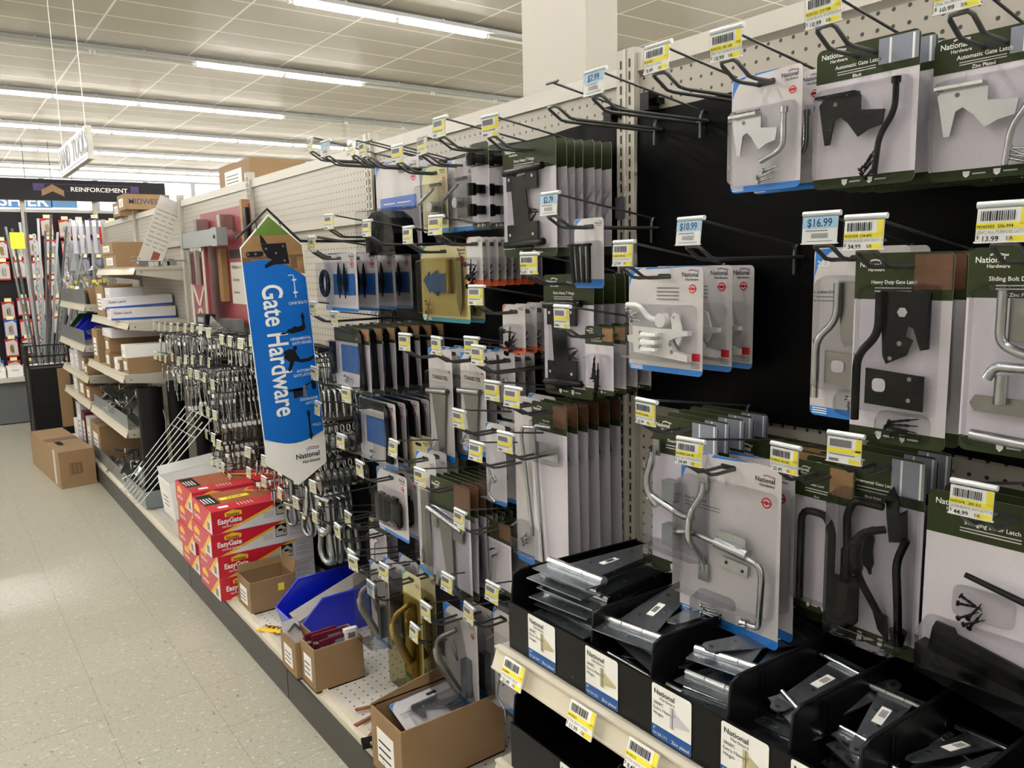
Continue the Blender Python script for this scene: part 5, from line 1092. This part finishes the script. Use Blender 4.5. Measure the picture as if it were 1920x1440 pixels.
carton('long open brown box of plastic strips on the end shelf', .93, 1.22, 6.2, 6.6, 1.24, 1.35, 'kraft', True, ry=-.12, flaps=False)
bin_('dark green hopper bin on the end shelf under the bags', .93, 1.2, 6.95, 7.2, .957, .17, 'bin_green')
bin_('royal blue hopper bin on the end shelf', .92, 1.2, 6.7, 6.92, .957, .15, 'bin_blue')
# brackets piled behind fences
def junk(label, loc, ext, n, seed):
    t = thing('bracket_pile', label, 'hardware', loc); r = random.Random(seed)
    for i in range(n):
        x, y = r.uniform(-.5, .5)*ext[0], r.uniform(-.5, .5)*ext[1]; z = r.uniform(.1, .8)*ext[2]
        if i % 3: MB().box((x, y, z), (.07, .1, .003), r.choice(['zinc', 'zinc_dark', 'steel']), rz=r.uniform(-1, 1), rx=r.uniform(-1, 1), ry=r.uniform(-.8, .8)).build('bracket_piece', parent=t)
        else: MB().tube([(x-.03, y, z), (x-.03, y, z+.05), (x+.03, y+.02, z+.05), (x+.03, y+.02, z)], .004, 'black_satin' if i % 2 else 'zinc').build('u_piece', parent=t)
junk('tangled pile of black and zinc brackets behind the middle fence', (.97, 5.45, .56), (.16, .8, .18), 34, 2)
junk('pile of zinc brackets behind the deck fence', (.97, 5.45, .14), (.16, .8, .16), 30, 5)
# black rolls
for i, (x, y, w2, h, lab) in enumerate(((.965, 4.8, .15, .665, 'front flat black rubber roll standing on the deck'), (1.1, 4.78, .1, .69, 'second black rubber roll, behind the flat one'), (1.19, 4.6, .1, .6, 'third black rubber roll, near the shelf end'))):
    t = thing('rubber_roll', lab, 'roll', (x, y, .137)); b = MB(); pts = []
    for a in range(26):
        q = a/25*4*PI; rr_ = .45+.55*a/25; pts.append((w2/2*rr_*math.cos(q), w2*.3*rr_*math.sin(q)))
    vs = [(px, py, 0) for px, py in pts]+[(px, py, h) for px, py in pts]; n = len(pts)
    b.add(vs, [(k, k+1, k+1+n, k+n) for k in range(n-1)], 'black_satin', True); b.build('roll', parent=t)
    if i == 0: MB().tube([(.062, -.03, h*.8), (.07, -.04, h*.72), (.066, -.04, h*.6)], .004, 'zinc').build('tie_clip', parent=t)
# leaning wire rack and its zinc tray
t = thing('wire_rack', 'white wire rack leaning from the deck edge towards the black sheet', 'rack', (.846, 4.93, .165))
A = Vector((0, 0, 0)); Bv = Vector((.17, -.95, .60)); side = Vector((.0, .46, .0))
for i in range(7):
    p = A+side*(i/6.0)-side*.5; MB().tube([p+Vector((-.02, .0, -.0)), p, p+Bv*(1 if i not in (1, 5) else .94)], .0028, 'white_gloss', n=6).build('long_wire', parent=t)
for k in (.02, .12, .8, .88, .99):
    p = A-side*.5+Bv*k; MB().tube([p, p+side], .0026, 'steel', n=6).build('cross_wire', parent=t)
t = thing('zinc_tray', 'open zinc tray at the foot of the white wire rack', 'tray', (.866, 4.66, .137))
MB().box((0, .2, .055), (.003, .46, .11), 'galv', ry=-.05).build('front_plate', parent=t); MB().box((.06, .0, .05), (.12, .003, .1), 'galv').build('end_plate', parent=t); MB().box((.06, .2, .004), (.12, .42, .003), 'galv').build('tray_floor', parent=t)
carton('torn white open box with a brown inside beside the red boxes', .86, 1.2, 3.93, 4.16, .27, .46, 'white', True, ry=-.1, patch=True)
carton('low grey carton under the torn white box', .89, 1.18, 3.92, 4.15, .137, .262, 'offwhite', patch=False)
# floor box
c = carton('long taped brown box lying on the floor against the deck', -.11, .11, -.5, .5, 0, .255, 'kraft', patch=False); c.location = (.69, 6.55, 0); c.rotation_euler = (0, 0, .07)
MB().rect(-.05, .09, .03, .17, -.001, 'kraft_dk').rect(-.045, .095, -.04, .165, -.0016, 'kraft').rect(-.02, .1, -.015, .16, -.0016, 'kraft').rect(.005, .1, .01, .16, -.0016, 'kraft').build('end_stamp', parent=c, loc=(0, -.5, 0))
MB().box((-.1105, -.35, .13), (.001, .06, .24), 'card_grey').build('clear_tape', parent=c)
o = MB().rect(-.06, .05, -.02, .2, -.001, 'ink').rect(0, .06, .012, .2, -.001, 'ink_grey').rect(.03, .04, .04, .22, -.001, 'ink_grey').build('top_stamp', parent=c); o.rotation_euler = (-PI/2, 0, 0); o.location = (0, -.3, .2565)

# ---------------------------------------------------------------- barn door display
t = thing('barn_door_display', 'red barn door hardware display mounted on the pegboard', 'display', (X_G-.012, 4.12, 1.48), FACE)
MB().box((.05, -.006, -.02), (.78, .012, .56), 'barn_red').build('red_panel', parent=t)
MB().box((.42, -.02, .0), (.03, .04, .56), 'wood').build('wood_post', parent=t)
b = MB().box((-.05, -.09, .12), (.66, .045, .078), 'galv').box((-.36, -.09, .12), (.05, .05, .086), 'galv').box((.23, -.09, .12), (.09, .05, .086), 'galv').box((.24, -.118, .12), (.01, .004, .016), 'dark'); b.build('track_rail', parent=t)
for x in (-.2, .2): MB().box((x, -.05, .19), (.05, .06, .07), 'zinc').build('track_bracket', parent=t)
for x in (-.19, -.08): MB().tube([(x, -.1, .08), (x, -.1, .03)], .012, 'zinc').box((x, -.115, -.02), (.03, .02, .17), 'zinc').build('roller_hanger', parent=t)
b = MB().box((-.14, -.09, -.13), (.26, .02, .42), 'barn_red')
for (cx_, cz_, dx_, dz_) in ((-.26, -.13, .022, .42), (-.02, -.13, .022, .42), (-.14, -.33, .26, .022), (-.14, .07, .26, .022)): b.box((cx_, -.102, cz_), (dx_, .006, dz_), 'offwhite')
for s_ in (-1, 1): b.box((-.14, -.102, -.22), (.016, .006, .28), 'offwhite', ry=s_*.75)
b.build('small_barn_door', parent=t)
MB().box((.05, -.03, -.06), (.06, .03, .26), 'wood').build('wood_block', parent=t)
b = MB().rect(.12, -.2, .36, .0, -.014, 'offwhite').rect(.12, .02, .36, .06, -.014, 'ink')
for i in range(3): b.text(('Sliding Door Track', 'Galvanized', 'Hardware')[i], .15, -.03-.06*i, .022, -.0145, 'ink', 'l')
b.build('info_card', parent=t)
MB().box((-.03, -.09, -.4), (.05, .04, .05), 'black_satin').build('floor_guide', parent=t)
MB().box((.22, -.06, -.3), (.22, .05, .06), 'galv').prism([(.1, -.35), (.16, -.25), (.36, -.3)], -.14, -.132, 'zinc').build('box_rail_sample', parent=t)
o = MB().box((0, 0, 0), (.16, .05, .06), 'black_satin').rect(-.05, -.01, .05, .015, -.026, 'photo_grey').build('bolt_box', loc=(X_G-.13, 4.12, 1.20), rz=FACE); tag(o, 'flat dark grey printed box above the eye bolts', 'box')

# ---------------------------------------------------------------- reinforcement display and tall stock at the aisle end
t = thing('reinforcement_display', 'black display rack with a header reading REINFORCEMENT', 'display rack', (0, 9.5, 0))
MB().box((.95, .03, 1.11), (2.9, .05, 1.93), 'header_black').build('back_panel', parent=t)
MB().box((.75, -.06, 2.295), (3.0, .08, .21), 'header_black').build('header', parent=t)
MB().rect(1.0, 2.285, 1.98, 2.355, -.1015, 'purple').rect(1.1, 2.29, 1.9, 2.35, -.102, 'header_black').text('REINFORCEMENT', 1.33, 2.285, .062, -.103, 'paper', 'l', bold=.03, sx=1.1).poly([(1.07, 2.23), (1.07, 2.29), (1.17, 2.35), (1.27, 2.29), (1.27, 2.23), (1.17, 2.28)], -.103, 'photo_tan').build('header_print', parent=t)
MB().box((.6, -.25, .44), (2.4, .42, .04), 'offwhite').build('base_shelf', parent=t); MB().box((.6, -.2, .22), (2.4, .38, .42), 'shelf_grey').build('base', parent=t)
for x in (.9, 1.55, 2.2): MB().box((x, -.02, 1.28), (.045, .03, 1.85), 'cream_metal').build('slotted_post', parent=t)
MB().box((.95, .03, 2.09), (2.9, .06, .03), 'track').build('top_trim', parent=t)
for i in range(6):
    o = MB().box((0, 0, .05), (.13, .2, .1), 'paper').rect(-.03, .06, .03, .075, -.101, 'card_grey').build('tray_box', loc=(.5+.145*i, 9.2, .462)); tag(o, '%s white bin box on the base shelf of the black display' % ORDL[i], 'box', 'white bin boxes on the display base')
pk = []
for c_, (cm, body) in enumerate((('red', 'card_grey'), ('red', 'offwhite'), ('mid_blue', 'card_grey'), ('purple', 'photo_grey'))):
    t = thing('clamshell_pack', 'x', 'pack'); MB().box((0, 0, -.09), (.11, .004, .18), cm).poly([(-.05, -.165), (.05, -.165), (.05, -.04), (.02, -.01), (-.05, -.03)], -.0028, body).build('card', parent=t)
    MB().tube([(0, -.014, -.06), (.005, -.014, -.14)], .011, 'brass' if c_ == 0 else 'zinc', n=6).box((0, -.01, -.1), (.03, .01, .05), 'zinc_dark' if c_ % 2 else 'brass').build('hardware', parent=t); MB().rect(-.03, 0, .03, .035, -.03, 'tag_cream').build('price_tag', parent=t); pk.append([t, False])
RP = random.Random(21)
for r_ in range(8):
    for c_ in range(11):
        if RP.random() < .1: continue
        x = .52+.145*c_+RP.uniform(-.012, .012); z = 2.0-.2*r_+RP.uniform(-.02, .02)
        if r_ == 0 and c_ < 4: continue
        k = 2 if (r_ > 4 and RP.random() < .2) else (3 if (r_ < 3 and c_ > 5) else RP.choice([0, 1]))
        lab = '%s pack along, %s row down of the black reinforcement display' % (ORDL[c_], ORDL[r_])
        p = pk[k]
        if not p[1]: p[1] = True; p[0].location = (x, 9.44, z); p[0]['label'] = lab; p[0]['group'] = 'packs on the reinforcement display'
        else: dup(p[0], (x, 9.44, z), (0, 0, RP.uniform(-.1, .1)), lab, 'packs on the reinforcement display')
# black cart of long steel stock
t = thing('stock_cart', 'black wire topped cart holding long steel bars at the aisle end', 'cart', (.78, 7.72, 0))
MB().box((0, 0, .38), (.3, .3, .6), 'black_satin').build('cabinet', parent=t); MB().box((.1, -.151, .42), (.1, .004, .5), 'kraft').build('brown_panel', parent=t)
for sx in (-1, 1):
    for sy in (-1, 1): MB().tube([(sx*.15, sy*.15, .0), (sx*.15, sy*.15, .88)], .01, 'wire_black').build('leg', parent=t)
b = MB()
for zz in (.7, .78, .87):
    b.tube([(-.16, -.16, zz), (.16, -.16, zz), (.16, .16, zz), (-.16, .16, zz), (-.16, -.16, zz)], .006, 'wire_black', n=6)
for i in range(9):
    q = -.16+.04*i; b.tube([(q, -.16, .7), (q, -.16, .87)], .003, 'wire_black', n=5).tube([(-.16, q, .7), (-.16, q, .87)], .003, 'wire_black', n=5)
b.build('wire_basket', parent=t)
RS = random.Random(9)
for i in range(14):
    bx_, by_ = .68+.016*i, 7.6+RS.uniform(0, .18); h = RS.uniform(1.05, 1.25); lean = (.57+.055*i-bx_)*.8
    m = RS.choice(['galv', 'steel', 'galv', 'shelf_grey']); b = MB(); q = Vector((lean, RS.uniform(-.05, .1), h))
    if i % 3 == 0: b.tube([(0, 0, 0), q], .009, m, n=6)
    else:
        d1 = Vector((.018, 0, 0)); d2 = Vector((0, .016, 0)); b.add([(0, 0, 0), d1, q+d1, q, d2, q+d2], [(0, 1, 2, 3), (0, 3, 5, 4)], m)
        if i % 3 == 1:
            for k in range(24):
                p = q*((k+.5)/24)+d1*.5+Vector((0, -.0012, 0)); b.box(p, (.004, .001, .018), 'dark')
    o = b.build('steel_bar', loc=(bx_, by_, .71)); tag(o, '%s long steel bar from the aisle side in the black cart' % ORDL[i], 'steel bar', 'steel bars in the black cart')
o = MB().box((0, 0, 0), (.1, .012, .13), 'tag_yellow').build('yellow_tag', loc=(.655, 7.56, 1.72)); tag(o, 'bright yellow tag on the steel bars', 'tag')
# posts and slim stock between cart and shelves
for i in range(8):
    x = 1.02+.06*i; o = MB().box((0, 0, .6), (.03, .03, 1.2+.05*(i % 3)), RS.choice(['galv', 'shelf_grey', 'steel'])).build('steel_post', loc=(x, 8.3+.03*(i % 2), .5), rz=.2*i); o.rotation_euler = (RS.uniform(-.05, .05), RS.uniform(-.06, .06), .2*i); tag(o, '%s upright steel post behind the end shelves' % ORDL[i], 'steel post', 'steel posts behind the end shelves')
o = MB().box((.2, 0, .25), (.5, .3, .5), 'shelf_grey').build('stock_rack', loc=(1.02, 8.3, 0)); tag(o, 'grey low rack under the upright steel posts', 'rack')
for i in range(7):
    t = thing('slim_pack', '%s slim pink and clear pack hanging above the end shelves' % ORDL[i], 'pack', (1.05+.05*i, 7.45, 1.85), 0, 'slim packs above the end shelves')
    MB().box((0, 0, -.12), (.03, .004, .24), 'red' if i in (4, 6) else 'card_lav').build('card', parent=t); MB().rect(-.015, -.02, .015, .03, -.006, 'paper').build('price_tag', parent=t)
    MB().tube([(0, .0, 0), (0, .0, .006), (.06, .1, .01)], .002, 'wire', n=5).build('hanger', parent=t)
# cashier sign and far fittings
t = thing('cashier_sign', 'blue overhead sign reading CASHIER in white serif letters', 'sign', (1.0, 20, 2.99))
MB().box((.35, 0, 0), (2.2, .08, .36), 'cash_blue').box((.35, -.05, -.14), (2.2, .01, .03), 'paper').text('CASHIER', 1.38, -.085, .31, -.045, 'paper', 'r', bold=.03, sx=1.15).build('board', parent=t)
for x in (-.3, 1.0): MB().tube([(x, 0, .18), (x, 0, 1.28)], .006, 'rope_black', n=5).build('hanging_cord', parent=t)
t = thing('overhead_sign', 'plain blue and white overhead panel beside the cashier sign', 'sign', (2.68, 20, 3.0)); MB().box((0, 0, 0), (.5, .08, .34), 'cash_blue').box((0, -.045, -.14), (.5, .01, .04), 'paper').build('board', parent=t)
for x in (-.2, .2): MB().tube([(x, 0, .17), (x, 0, 1.28)], .006, 'rope_black', n=5).build('hanging_cord', parent=t)

# black strap hinges on the barn door display, dangling hooks and a leaflet
t = thing('hinge_sample', 'black boxy hinge hanging at the edge of the red barn display', 'hinge', (X_G-.03, 3.66, 1.72), FACE)
MB().box((0, -.012, -.1), (.03, .02, .2), 'black_satin').build('hinge_strap', parent=t); MB().tube([(.022, -.014, .0), (.022, -.014, -.2)], .008, 'black_gloss').build('hinge_barrel', parent=t)
t = thing('hardware_leaflet', 'olive leaflet with white back lying at the deck corner by the lower tray', 'leaflet', (.93, 1.34, .15), .5, rx=-.9)
board('green', .1, .12, 'Gate Hardware').build('card', parent=t)
